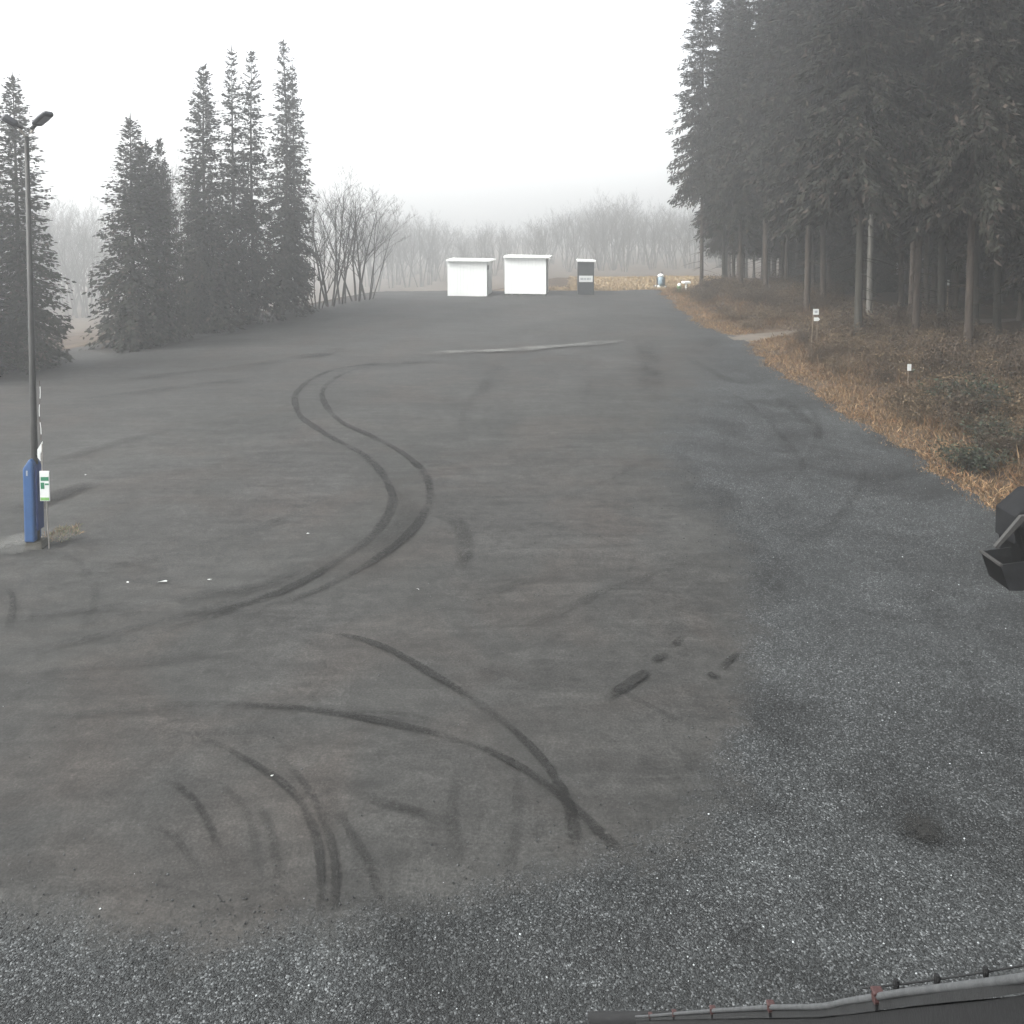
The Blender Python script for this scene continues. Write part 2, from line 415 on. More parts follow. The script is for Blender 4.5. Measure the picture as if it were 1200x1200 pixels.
# forest path: a paler strip leaving the lot between the trees
px_ = np.arange(10.6, 34, 0.3); w = 0.9 + 0.15 * np.sin(1.3 * px_) + 0.7 * np.exp(-(px_ - 10.6) / 1.2)
vs = []
for x, ww in zip(px_, w):
    for k in (-1, -0.5, 0, 0.5, 1):
        yy = float(path_y(x)) + ww * k
        vs.append((x, yy, float(H(x, yy)) + 0.02 - 0.012 * abs(k)))
n_ = len(px_); idx = np.arange(n_ * 5).reshape(n_, 5)
quads = np.stack([idx[:-1, :-1], idx[1:, :-1], idx[1:, 1:], idx[:-1, 1:]], -1).reshape(-1, 4)
mp_ = simple('trodden_path_earth', (0.10, 0.085, 0.068), 0.95, 0.35, 1.5, bump=0.5)
tag(link('forest_path', np_mesh('forest_path', vs, quads, mp_, smooth=True), None), 'pale earth path leading into the forest', kind='structure')

# wheel marks, each a part of the lot
def resample(pts, step=0.22):
    pts = np.asarray(pts, float)
    out = [pts[0]]
    # Catmull-Rom through the points
    P = np.vstack([2 * pts[0] - pts[1], pts, 2 * pts[-1] - pts[-2]])
    for i in range(1, len(P) - 2):
        L = np.linalg.norm(P[i + 1] - P[i]); k = max(2, int(L / step))
        for j in range(1, k + 1):
            t = j / k
            out.append(0.5 * ((2 * P[i]) + (-P[i - 1] + P[i + 1]) * t + (2 * P[i - 1] - 5 * P[i] + 4 * P[i + 1] - P[i + 2]) * t * t
                              + (-P[i - 1] + 3 * P[i] - 3 * P[i + 1] + P[i + 2]) * t ** 3))
    return np.array(out)
TRACK_N = [0]
def track(px, width, strength, mat='track', name='tyre_track', fadein=0.15, relief=0.012, fadeout=None):
    c = resample([G(*p)[:2] for p in px]); n_ = len(c)
    t = np.gradient(c, axis=0); t /= np.linalg.norm(t, axis=1)[:, None] + 1e-9
    nr = np.stack([-t[:, 1], t[:, 0]], 1)
    prof = [(-1, 0, 0), (-0.7, 0.55, 0.6), (-0.35, 1.0, -0.2), (0, 0.85, 0.1), (0.35, 1.0, -0.2), (0.7, 0.55, 0.7), (1, 0, 0)]
    vs = []; fade = []
    TRACK_N[0] += 1; lift = 0.020 + 0.0011 * TRACK_N[0]
    s = np.linspace(0, 1, n_)
    env = sstep(0, fadein, s) * sstep(1, 1 - (fadein if fadeout is None else fadeout), s)
    wob = 1 + 0.12 * np.sin(np.arange(n_) * 0.37 + TRACK_N[0]) + 0.08 * np.sin(np.arange(n_) * 1.31)
    for i in range(n_):
        for u, f, h in prof:
            q = c[i] + nr[i] * u * width * 0.62 * wob[i]
            vs.append((q[0], q[1], float(H(q[0], q[1])) + lift + relief * h * env[i])); fade.append(f * strength * env[i])
    k = len(prof); idx = np.arange(n_ * k).reshape(n_, k)
    quads = np.stack([idx[:-1, :-1], idx[:-1, 1:], idx[1:, 1:], idx[1:, :-1]], -1).reshape(-1, 4)
    link(name, np_mesh(name, vs, quads, M[mat], {'fade': np.array(fade)}, smooth=True), None, lot)
track([(480,425),(420,429),(375,440),(348,460),(350,485),(375,505),(420,530),(450,560),(460,590),(440,625),(400,655),(350,685),(280,712),(200,738),(90,765)], 0.20, 1.0)
track([(440,428),(400,440),(380,455),(380,472),(400,495),(435,512),(475,534),(500,560),(502,590),(485,620),(450,650),(400,680),(330,708),(250,730)], 0.19, 0.9)
track([(190,824),(280,827),(380,835),(460,850),(540,870),(600,895),(650,930),(690,965),(728,1003)], 0.12, 1.15, fadein=0.35, fadeout=0.05)
track([(330,735),(400,745),(450,760),(500,788),(560,825),(610,865),(645,905),(668,950),(676,1020)], 0.12, 0.9, fadein=0.3, fadeout=0.12)
track([(225,860),(290,893),(340,928),(368,975),(376,1030),(374,1075)], 0.085, 1.0, fadein=0.35, fadeout=0.12)
track([(325,885),(362,928),(386,985),(393,1030),(390,1068)], 0.075, 1.0, fadein=0.35, fadeout=0.12)
track([(345,925),(400,965),(430,1010),(446,1062)], 0.085, 0.55, fadein=0.3)
track([(185,908),(225,938),(245,970),(262,1010)], 0.085, 0.55, fadein=0.3)
track([(370,930),(430,938),(480,952),(540,972)], 0.16, 0.45, fadein=0.3)
track([(600,890),(606,950),(600,1000),(590,1040)], 0.14, 0.4, fadein=0.35)
track([(548,880),(530,940),(533,985),(545,1030)], 0.14, 0.3, fadein=0.35)
track([(640,905),(665,945),(672,990)], 0.15, 0.4, fadein=0.35)
track([(710,822),(742,800),(760,788)], 0.13, 2.0, fadein=0.25)
track([(762,779),(782,767)], 0.11, 2.4, fadein=0.2)
track([(782,765),(803,747)], 0.10, 2.2, fadein=0.25)
track([(828,796),(840,792)], 0.13, 2.2, fadein=0.2)
track([(842,786),(868,766)], 0.10, 1.5, fadein=0.3)
track([(500,592),(525,604),(542,625),(544,655),(525,685)], 0.3, 0.40, fadein=0.3)
track([(340,420),(375,416),(400,408)], 0.8, 0.75, fadein=0.3)
track([(410,432),(450,427),(520,424)], 0.7, 0.55, fadein=0.3)
track([(0,607),(45,592),(90,574),(130,563)], 0.7, 0.75, fadein=0.3)
track([(0,560),(60,545),(140,520),(230,500)], 0.5, 0.25, fadein=0.3)
track([(3,690),(14,700),(12,730),(2,745)], 0.10, 0.8, fadein=0.3)
track([(110,738),(200,706),(300,690),(380,655)], 0.28, 0.35, fadein=0.3)
track([(560,470),(575,440),(590,420)], 0.5, 0.22, fadein=0.3)
track([(760,470),(762,430),(750,395)], 0.9, 0.40, fadein=0.3)
track([(790,410),(840,440),(900,460),(950,500),(1000,560)], 0.4, 0.30, fadein=0.3)
track([(700,800),(800,850),(860,862)], 0.12, 0.35, fadein=0.3)
track([(100,455),(200,440),(300,428),(350,420)], 0.6, 0.35, fadein=0.3)
track([(180,410),(250,395),(320,388)], 0.6, 0.25, fadein=0.3)
for pl_, w_, st_ in [
        ([(290, 930), (315, 975), (330, 1050)], 0.08, 0.45), ([(255, 915), (290, 960), (305, 1030)], 0.08, 0.35), ([(360, 905), (402, 960), (425, 1045)], 0.07, 0.4),
        ([(0, 772), (120, 748), (250, 716), (330, 690)], 0.20, 0.5), ([(0, 728), (90, 720), (190, 706)], 0.16, 0.4), ([(0, 692), (150, 664), (300, 622), (390, 580)], 0.22, 0.4),
        ([(0, 800), (110, 785), (230, 770), (330, 740)], 0.16, 0.4), ([(40, 850), (150, 835), (260, 828)], 0.12, 0.35), ([(60, 474), (200, 456), (330, 440)], 0.4, 0.35),
        ([(520, 768), (600, 800), (700, 812), (790, 800)], 0.10, 0.25), ([(560, 760), (700, 700), (830, 655)], 0.14, 0.28), ([(470, 730), (600, 690), (720, 650)], 0.16, 0.25),
        ([(400, 905), (470, 880), (560, 872)], 0.10, 0.3), ([(150, 965), (200, 985), (240, 1040)], 0.08, 0.35), ([(640, 600), (720, 560), (800, 530)], 0.25, 0.25),
        ([(860, 600), (930, 560), (960, 500), (930, 465)], 0.18, 0.22), ([(900, 660), (990, 600), (1020, 540)], 0.18, 0.2), ([(800, 440), (870, 470), (930, 530), (950, 600)], 0.18, 0.25),
        ([(540, 520), (545, 480), (570, 450)], 0.25, 0.16), ([(680, 490), (690, 450), (680, 420)], 0.25, 0.16), ([(470, 550), (520, 545), (560, 560)], 0.3, 0.35),
        ([(455, 560), (478, 600), (440, 650), (390, 690)], 0.5, 0.3), ([(60, 640), (110, 690), (90, 760)], 0.14, 0.3), ([(330, 850), (450, 842), (560, 862)], 0.09, 0.4)]:
    track(pl_, w_, st_, fadein=0.35)
track([(1046,968),(1078,978),(1112,985)], 0.42, 1.5, name='oil_stain', fadein=0.4, relief=0.0)
track([(480,417),(540,414),(600,412),(660,407),(740,400)], 0.75, 0.85, mat='pale', name='pale_ridge', fadein=0.2)
track([(0,655),(25,640),(60,632),(95,622)], 0.85, 0.75, mat='pale', name='pale_ridge', fadein=0.2)

# loose stones over the gravel zone nearest the camera
def stones():
    N = 150000
    y = 5.4 + (rng.random(N) ** 1.5) * 15; x = (rng.random(N) * 2 - 1) * (0.64 * y + 0.4)
    k = signed_dist(x, y, poly)
    keep = (k < 1.4 * (rng.random(N) ** 3 - 0.35)) & (x < lot_right(y) - 0.1)
    keep |= (rng.random(N) < 0.010)
    keep &= (x < lot_right(y))
    x, y = x[keep][:60000], y[keep][:60000]; n_ = len(x)
    s = 0.004 + 0.010 * rng.random(n_) ** 4
    base = np.array([(1,0,0),(0,1,0),(-1,0,0),(0,-1,0),(0,0,0.75),(0,0,-0.6)], float)
    V = base[None] * (0.65 + 0.7 * rng.random((n_, 6, 1))) * s[:, None, None]
    a = rng.random(n_) * 6.28; ca, sa = np.cos(a)[:, None], np.sin(a)[:, None]
    V = np.stack([V[..., 0] * ca - V[..., 1] * sa, V[..., 0] * sa + V[..., 1] * ca, V[..., 2]], -1)
    V += np.stack([x, y, H(x, y) + 0.018], -1)[:, None, :]
    F = np.array([(0,1,4),(1,2,4),(2,3,4),(3,0,4),(1,0,5),(2,1,5),(3,2,5),(0,3,5)])
    F = (F[None] + (np.arange(n_) * 6)[:, None, None]).reshape(-1, 3)
    v = 0.022 + 0.058 * rng.random(n_) ** 1.8
    br = rng.random(n_); v = np.where(br < 0.014, 0.20 + 0.25 * rng.random(n_), v)
    tint = np.stack([v * 0.95, v * 1.02, v * 1.03, np.ones(n_)], -1)
    col = np.repeat(tint[:, None, :], 6, 1).reshape(-1, 4)
    o = link('loose_gravel', np_mesh('loose_gravel', V.reshape(-1, 3), F, M['stone'], {'col': col}), None)
    tag(o, 'loose grey gravel stones scattered over the lot', 'gravel', kind='stuff')
stones()

# ------------------------------------------------------------------ kites: leaf and needle sprays
def kites(base, d, side, ln, wd, bend=None):
    """(N,3) each -> 4 verts per kite"""
    m = base + d * (ln * 0.45)[:, None]
    if bend is not None: m = m + bend
    V = np.stack([base, m + side * wd[:, None], base + d * ln[:, None], m - side * wd[:, None]], 1)
    F = np.arange(len(base) * 4).reshape(-1, 4)
    return V.reshape(-1, 3), F
def unit(a): return a / (np.linalg.norm(a, axis=-1, keepdims=True) + 1e-9)

def spruce_meshes(name, seed, h, cb, rad, step=0.30, dens=13.0, bark='bark', trunk_r=0.2, tone=1.0, twig=0.34, open_=0.0, stubs=0, tops=1, hang_k=0.16):
    r = np.random.default_rng(seed)
    tr = MB()
    bx, by = r.normal(0, 0.12, 2)
    zz = [-0.5, 0.0, 0.35, 1.2] + list(np.linspace(3, h, 7))
    def axis_at(z): t = z / h; return np.array([bx * math.sin(2.2 * t), by * math.sin(2.6 * t), z])
    rr = [trunk_r * (1.55 if z <= 0 else 1.22 if z < 0.5 else 1.0) * max(0.04, (1 - max(z, 0) / h)) ** 0.75 for z in zz]
    tr.tube([axis_at(z) for z in zz], rr, 9)
    for _ in range(stubs):
        z = r.uniform(1.5, cb + 2); a = r.uniform(0, 6.28); L = r.uniform(0.4, 1.7)
        p = axis_at(z); q = p + np.array([math.cos(a) * L, math.sin(a) * L, -0.28 * L])
        tr.tube([p, (p + q) / 2 + (0, 0, 0.05), q], [0.022, 0.015, 0.005], 3, cap=False)
    B = []; D = []; S = []; Ls = []; Ws = []; Cs = []
    leaders = [(0.0, 0.0, h)]
    for k in range(1, tops):
        leaders.append((r.uniform(-1, 1) * 0.9, r.uniform(-1, 1) * 0.9, h * r.uniform(0.86, 0.95)))
    for lx, ly_, hh in leaders:
        z = cb if (lx == 0 and ly_ == 0) else hh * 0.62
        while z < hh - 0.1:
            t = (z - cb) / (hh - cb)
            prof = (1 - t) ** 0.75 * (0.72 + 0.28 * min(1, t / 0.12 + 0.25)) + 0.03
            n_ = r.integers(5, 8) if t < 0.85 else 4
            a0 = r.uniform(0, 6.28)
            for k in range(n_):
                if r.random() < open_: continue
                az = a0 + 6.283 * k / n_ + r.normal(0, 0.25)
                L = rad * prof * r.uniform(0.62, 1.18) + 0.12
                e0 = R(-18 + 55 * t ** 1.3) + r.normal(0, 0.09)
                droop = (0.35 - 0.35 * t) * r.uniform(0.7, 1.3)
                m = int(L * dens * 1.5) + 12
                s = np.sort(0.06 + 0.94 * r.random(m))
                u = np.array([math.cos(az), math.sin(az)])
                rx = s * L * math.cos(e0)
                rz = s * L * math.sin(e0) - droop * L * (s * s) + 0.16 * L * np.clip(s - 0.7, 0, 1) ** 1.0
                ax = axis_at(z)
                base = np.stack([ax[0] + lx * (1 if lx else 0) + u[0] * rx, ax[1] + ly_ + u[1] * rx, z + r.normal(0, 0.05) + rz], 1)
                base = base + r.normal(0, 1, base.shape) * np.array([0.07, 0.07, 0.11]) * (0.4 + 0.6 * s[:, None]) * (1.25 - 0.6 * t)
                out = np.array([u[0], u[1], math.tan(e0) * 0.6 - droop * 0.8])
                sd_ = np.array([-u[1], u[0], 0])
                sg = np.where(r.random(m) < 0.5, -1, 1.0)
                hang = (r.random(m) < hang_k * (1 - t))
                d = out[None] * r.uniform(0.45, 1.0, (m, 1)) + sd_[None] * (sg * r.uniform(0.15, 0.95, m))[:, None]
                d[:, 2] -= r.uniform(0.05, 0.35, m) * (1 - t)
                d[hang] = d[hang] * 0.35 + np.array([0, 0, -0.9])
                d = unit(d)
                side = unit(np.cross(d, r.normal(0, 1, (m, 3)) * 0.5 + np.array([0, 0, 1.0])))
                ln = twig * r.uniform(0.6, 1.35, m) * (0.58 + 0.42 * (1 - t))
                wd = ln * r.uniform(0.19, 0.33, m) * (1.0 if hang_k < 0.3 else 0.58)
                B.append(base); D.append(d); S.append(side); Ls.append(ln); Ws.append(wd)
                v = r.uniform(0.65, 1.3, m) * r.uniform(0.8, 1.2) * tone
                c = np.stack([0.024 * v, 0.0255 * v, 0.0185 * v, np.ones(m)], 1)
                dead = r.random(m) < ((0.10 if hang_k < 0.3 else 0.23) * (1 - t))
                c[dead] = np.stack([0.060 * v, 0.047 * v, 0.038 * v, np.ones(m)], 1)[dead]
                Cs.append(c)
                # the bough itself: a slim kite-pair from stem to tip
                tip = base[-1]
                B.append(ax[None] + np.array([[lx, ly_, 0]])); dd = tip - ax - np.array([lx, ly_, 0]); Lb = np.linalg.norm(dd)
                D.append(unit(dd)[None]); S.append(np.array([[0, 0, 1.0]])); Ls.append(np.array([Lb])); Ws.append(np.array([0.012]))
                Cs.append(np.array([[0.035, 0.030, 0.025, 1]]))
            z += step * r.uniform(0.7, 1.3)
        # leader shoot
        ax = axis_at(hh - 0.6) + np.array([lx, ly_, 0])
        B.append(ax[None]); D.append(np.array([[0, 0, 1.0]])); S.append(np.array([[1.0, 0, 0]])); Ls.append(np.array([1.1])); Ws.append(np.array([0.04])); Cs.append(np.array([[0.03, 0.035, 0.026, 1]]))
    B, D, S, Ls, Ws, Cs = map(np.concatenate, (B, D, S, Ls, Ws, Cs))
    V, F = kites(B, D, S, Ls, Ws)
    crown = np_mesh(name + '_crown', V, F, M['needle'], {'col': np.repeat(Cs, 4, 0)})
    tm = bpy.data.meshes.new(name + '_trunk'); tm.from_pydata(tr.v, [], tr.f)
    tm.polygons.foreach_set('use_smooth', [True] * len(tm.polygons)); tm.materials.append(M[bark])
    return tm, crown

def bare_meshes(name, seed, h, stems=3, spread=0.22, twigs=3, bark='bark_grey', r0=0.10):
    r = np.random.default_rng(seed)
    tr, tw = MB(), MB()
    def grow(p, d, L, rad, lvl):
        n_ = 4; pts = [p]; q = p.copy(); dd = d.copy()
        for i in range(n_):
            dd = dd + r.normal(0, 0.09 + 0.03 * lvl, 3); dd[2] += 0.05; dd /= np.linalg.norm(dd)
            q = q + dd * L / n_; pts.append(q.copy())
        rads = [rad * (1 - 0.72 * i / n_) for i in range(n_ + 1)]
        (tr if lvl == 0 else tw).tube(pts, rads, 6 if lvl == 0 else 3, cap=False)
        if lvl >= 3: return
        k = (9, 6, twigs + 1)[lvl]
        for j in range(k):
            t = r.uniform(0.3 if lvl == 0 else 0.2, 1.0); i = min(n_ - 1, int(t * n_)); f = t * n_ - i
            b = pts[i] * (1 - f) + pts[i + 1] * f
            az = r.uniform(0, 6.28); e = r.uniform(0.35, 0.8)
            nd = dd * math.cos(e) + np.array([math.cos(az), math.sin(az), 0.25]) * math.sin(e); nd /= np.linalg.norm(nd)
            grow(b, nd, L * r.uniform(0.32, 0.55) * (1.15 - 0.5 * t), max(0.007, rad * (1 - 0.7 * t) * 0.55), lvl + 1)
    for s in range(stems):
        a = 6.283 * s / max(1, stems) + r.uniform(0, 1); o = 0.25 if stems > 1 else 0
        d = np.array([math.cos(a) * spread * r.uniform(0.3, 1), math.sin(a) * spread * r.uniform(0.3, 1), 1.0]); d /= np.linalg.norm(d)
        grow(np.array([math.cos(a) * o, math.sin(a) * o, -0.3]), d, h * r.uniform(0.75, 1.0), r0 * r.uniform(0.7, 1.1), 0)
    out = []
    for mb, nm in ((tr, '_trunk'), (tw, '_crown')):
        m = bpy.data.meshes.new(name + nm); m.from_pydata(mb.v, [], mb.f); m.materials.append(M[bark]); out.append(m)
    return out

def plant_tree(name, meshes, loc, rz, sc, label, group=None, cat='tree', lean=0.0):
    e = empty(name, loc, rz, label, cat, group)
    e.scale = sc if isinstance(sc, tuple) else (sc, sc, sc)
    if lean: e.rotation_euler = (lean, 0, rz)
    link('trunk', meshes[0], None, e); link('crown', meshes[1], None, e)
    return e

# full spruces of the left edge
SP_L = [spruce_meshes('edge_spruce_a', 11, 14.0, 0.35, 2.15, 0.20, 24, 'bark_dark', 0.15, 1.0, 0.27),
        spruce_meshes('edge_spruce_b', 12, 11.0, 0.30, 2.0, 0.20, 24, 'bark_dark', 0.13, 1.05, 0.26, tops=3),
        spruce_meshes('edge_spruce_c', 13, 16.0, 0.9, 1.95, 0.25, 21, 'bark_dark', 0.14, 0.95, 0.28, open_=0.12),
        spruce_meshes('edge_spruce_d', 14, 16.0, 1.6, 1.75, 0.30, 20, 'bark_dark', 0.14, 0.95, 0.28, open_=0.18)]
# tall forest spruces of the right side: bare lower trunk
SP_R = [spruce_meshes('forest_spruce_a', 21, 27.5, 6.2, 2.8, 0.29, 31, 'bark', 0.155, 0.7, 0.38, stubs=26, hang_k=0.34),
        spruce_meshes('forest_spruce_b', 22, 26.0, 8.0, 2.6, 0.29, 31, 'bark', 0.155, 0.7, 0.38, stubs=30, hang_k=0.34),
        spruce_meshes('forest_spruce_c', 23, 27.0, 4.2, 3.0, 0.30, 31, 'bark', 0.155, 0.7, 0.38, stubs=18, hang_k=0.34),
        spruce_meshes('forest_spruce_d', 24, 26.5, 6.6, 2.7, 0.29, 31, 'bark_dark', 0.165, 0.7, 0.38, stubs=30, hang_k=0.34)]
PALE = spruce_meshes('pale_trunk_tree', 25, 26.0, 11, 2.3, 0.45, 12, 'bark_pale', 0.16, 0.8, 0.50, stubs=6)
BARE = [bare_meshes('bare_tree_a', 31, 9.0, 4, 0.30), bare_meshes('bare_tree_b', 32, 10.0, 3, 0.24), bare_meshes('bare_tree_c', 33, 8.0, 5, 0.36, r0=0.07)]

def size_to(px_base, px_top_y, meshes_h, loc):
    """scale so that a tree of meshes_h standing at loc reaches the photo row"""
    top = at_depth(px_base, px_top_y, loc[1])[2]
    return (top - loc[2]) / meshes_h
HL = [14.0, 11.0, 16.0, 16.0]
LEFT = [  # base pixel, top row, kind, width factor, label
    (22, 432, 90, 0, 1.1, 'dense wide spruce standing behind the twin lamp post', None),
    (-40, 444, 130, 0, 1.1, 'spruce next to the wide one behind the twin lamp post', None),
    (158, 404, 138, 1, 1.05, 'broad spruce with three tops at the left lot edge', None),
    (190, 398, 160, 1, 0.62, 'narrower spruce hugging the broad three-topped spruce', None),
    (232, 389, 190, 0, 0.75, 'short spruce filling in beside the pointed dark spruce', None),
    (245, 386, 78, 0, 0.98, 'dense pointed dark spruce among the tall spruces', None),
    (278, 380, 56, 3, 0.95, 'tall thin spruce with gappy top beside the pointed spruce', None),
    (300, 376, 60, 2, 0.92, 'tall slim spruce in the middle of the tall group', None),
    (330, 369, 48, 2, 0.98, 'tallest slim spruce at the end nearest the bare trees', None),
    (346, 365, 75, 3, 0.85, 'gappy slim spruce leaning over the bare trees', None)]
for i, (bx_, by_, ty, k, wf, lab, grp) in enumerate(LEFT):
    p = G(bx_, by_); s = size_to(bx_, ty, HL[k], p)
    plant_tree('spruce_tree', SP_L[k], p - (0, 0, 0.05), i * 1.7, (s * wf, s * wf, s), lab, 'spruces at the left lot edge')
for i, (bx_, by_, ty, k) in enumerate([(372, 362, 232, 2), (388, 359, 205, 0), (402, 356, 192, 1), (418, 353, 205, 0), (432, 351, 228, 2)]):
    p = G(bx_, by_); s = size_to(bx_, ty, (9.0, 10.0, 8.0)[k] * 1.12, p)
    plant_tree('bare_tree', BARE[k], p - (0, 0, 0.05), i * 2.1, s, 'leafless many-stemmed grey tree beside the tall spruces', 'bare trees beside the spruces')

# right forest: trunks read off the photograph first, the wood behind filled in
pts = []
RIGHT = [(822, 341, 1, 'front spruce at the meadow end of the forest edge', 0.95), (868, 344, 0, 'second slim trunk along the forest edge by the meadow', 0.9),
         (848, 340, 3, 'spruce trunk tucked behind the first forest edge trunks', 0.9),
         (897, 347, 1, 'straight light brown trunk behind the bramble bank', 1.0), (945, 364, 0, 'thick spruce trunk behind the small white path sign', 1.0),
         (1005, 406, 3, 'dark spruce with flared mossy foot beside the forest path', 1.0),
         (1072, 402, 1, 'brown spruce trunk just past the path bend', 1.0), (1134, 412, 0, 'tall brown spruce trunk rising from the bramble bank', 1.0)]
for i, (bx_, by_, k, lab, s) in enumerate(RIGHT):
    p = G(bx_, by_); pts.append(p[:2])
    plant_tree('spruce_tree', SP_R[k], p - (0, 0, 0.05), i * 1.3 + 0.4, (s, s, s), lab, 'forest edge spruces')
p = G(1018, 384); pts.append(p[:2])
plant_tree('pale_tree', PALE, p - (0, 0, 0.05), 0.3, 1.0, 'pale barked tree standing behind the dark mossy spruce', None)
r = np.random.default_rng(5)
cnt = 0
for _ in range(6000):
    if cnt >= 190: break
    y = r.uniform(8, 112); x = r.uniform(14, 58)
    lim = np.interp(y, [0, 20, 28, 36, 38, 50, 62, 66, 112], [17, 18.5, 20, 20.5, 18.2, 16.5, 15.2, 15.6, 27.0])
    if x < lim + r.uniform(0, 0.8): continue
    if x > 0.62 * y + 14: continue
    if abs(y - float(path_y(x))) < 1.7: continue
    if any((x - q[0]) ** 2 + (y - q[1]) ** 2 < 2.45 ** 2 for q in pts): continue
    pts.append(np.array([x, y])); k = int(r.integers(0, 4)); s = r.uniform(0.85, 1.02)
    plant_tree('spruce_tree', SP_R[k], (x, y, float(H(x, y)) - 0.05), r.uniform(0, 6.28), (s * r.uniform(0.9, 1.15), s * r.uniform(0.9, 1.15), s),
               ('tall spruce with a long high crown inside the dense forest', 'slim spruce with the longest bare trunk inside the dense forest',
                'spruce with low hanging boughs inside the dense forest', 'dark barked spruce inside the dense forest')[k], 'spruces inside the dense forest')
    cnt += 1

r = np.random.default_rng(6)
cnt = 0
for _ in range(4000):
    if cnt >= 70: break
    y = r.uniform(34, 110); x = r.uniform(20, 62)
    if x < np.interp(y, [30, 45, 60, 66, 112], [27, 24, 21, 22, 33]) or x > 0.62 * y + 8: continue
    if abs(y - float(path_y(x))) < 1.8 or any((x - q[0]) ** 2 + (y - q[1]) ** 2 < 1.1 ** 2 for q in pts): continue
    pts.append(np.array([x, y])); s = r.uniform(0.28, 0.55); cnt += 1
    plant_tree('young_spruce', SP_L[cnt % 2], (x, y, float(H(x, y)) - 0.03), r.uniform(0, 6.28), (s * 1.2, s * 1.2, s), 'young understorey spruce in the shade between the forest trunks', 'young spruces under the forest')

# hazy trees down the slope and beyond the lot
r = np.random.default_rng(9)
def far_tree(px, top, y, kind, label, group):
    x = (px - 600) / FPX * y; z = float(H(x, y))
    topz = at_depth(px, top, y)[2]
    if label is None:
        label = (('faint leafless grey tree', 'faint pointed spruce')[kind >= 3] + ' in the fog behind ' + ('the white huts' if 'huts' in group else 'the pale meadow'))
    if kind < 3: s = max(0.35, (topz - z) / ((9.0, 10.0, 8.0)[kind] * 1.12)); ms = BARE[kind]; w = min(s, 2.2)
    else: s = max(0.3, (topz - z) / HL[kind - 3]); ms = SP_L[kind - 3]; w = min(s, 1.3)
    plant_tree('far_tree', ms, (x, y, z - 0.1), r.uniform(0, 6.28), (w, w, s), label, group)
for px in np.arange(-60, 135, 5):
    far_tree(px + r.uniform(-5, 5), np.interp(px, [-60, 50, 120], [200, 225, 250]) + r.uniform(-12, 18), r.uniform(115, 180), int(r.integers(0, 3)),
             'faint leafless tree in the fog behind the left spruces', 'foggy trees behind the left spruces')
for px in (198, 208, 216, 225):
    far_tree(px, 188 + r.uniform(-8, 25), r.uniform(56, 62), int(r.integers(0, 3)), 'faint leafless tree between the broad and pointed spruces', 'foggy trees between spruces')
for px in np.arange(425, 650, 2.9):
    top = np.interp(px, [425, 470, 520, 550, 575, 600, 650], [238, 246, 258, 268, 252, 262, 250]) + r.uniform(-5, 14)
    far_tree(px + r.uniform(-4, 4), top, r.uniform(150, 250), int(r.choice([0, 1, 2, 2, 1, 0, 1])), None, 'foggy trees behind the huts')
for px in np.arange(650, 850, 2.6):
    top = np.interp(px, [650, 690, 730, 770, 830], [246, 234, 228, 240, 240]) + r.uniform(-4, 18)
    far_tree(px + r.uniform(-4, 4), top, r.uniform(150, 250), int(r.choice([0, 1, 2, 0, 2, 1, 0])), None, 'foggy trees behind the meadow')

# ------------------------------------------------------------------ dry grass and brambles on the bank
def blades(name, x, y, hgt, wid, cols, label, lean=0.55, seed=3):
    r = np.random.default_rng(seed); n_ = len(x)
    base = np.stack([x, y, H(x, y) - 0.02], 1)
    d = unit(np.concatenate([r.normal(0, lean, (n_, 2)), np.ones((n_, 1)) * r.uniform(0.25, 1.0, (n_, 1))], 1))
    side = unit(np.cross(d, r.normal(0, 1, (n_, 3))))
    V, F = kites(base, d, side, hgt, wid, np.stack([np.zeros(n_), np.zeros(n_), hgt * 0.08], 1))
    o = link(name, np_mesh(name, V, F, M['dry'], {'col': np.repeat(cols, 4, 0)}), None)
    return tag(o, label, 'dry grass', kind='stuff')
def tan(n_, r, warm=0.5):
    pal = np.array([(0.23, 0.165, 0.092), (0.18, 0.12, 0.068), (0.30, 0.225, 0.135), (0.10, 0.072, 0.048), (0.16, 0.125, 0.072), (0.21, 0.125, 0.068)])
    c = pal[r.integers(0, len(pal), n_)] * r.uniform(0.55, 1.15, (n_, 1))
    return np.concatenate([c, np.ones((n_, 1))], 1)
r = np.random.default_rng(15)
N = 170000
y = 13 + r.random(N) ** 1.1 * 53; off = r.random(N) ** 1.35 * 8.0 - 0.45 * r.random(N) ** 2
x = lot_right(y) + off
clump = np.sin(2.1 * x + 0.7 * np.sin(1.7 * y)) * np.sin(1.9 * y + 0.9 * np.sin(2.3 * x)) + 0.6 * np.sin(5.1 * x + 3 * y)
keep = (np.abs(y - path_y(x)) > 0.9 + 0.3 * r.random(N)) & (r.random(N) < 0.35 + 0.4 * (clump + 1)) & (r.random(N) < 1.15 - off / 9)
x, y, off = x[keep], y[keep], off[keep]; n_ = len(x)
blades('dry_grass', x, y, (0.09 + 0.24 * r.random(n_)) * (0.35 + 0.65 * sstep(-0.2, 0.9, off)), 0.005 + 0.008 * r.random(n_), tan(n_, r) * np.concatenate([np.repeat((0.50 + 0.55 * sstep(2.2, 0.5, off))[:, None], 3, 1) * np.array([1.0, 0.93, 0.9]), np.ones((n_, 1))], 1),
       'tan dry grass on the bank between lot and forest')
N = 30000
y = 15 + r.random(N) ** 1.1 * 46; off = 1.2 + r.random(N) * 7.5; x = lot_right(y) + off
clump = np.sin(1.3 * x + 2.1 * np.sin(0.9 * y)) + np.sin(1.1 * y + 1.7 * np.sin(0.8 * x))
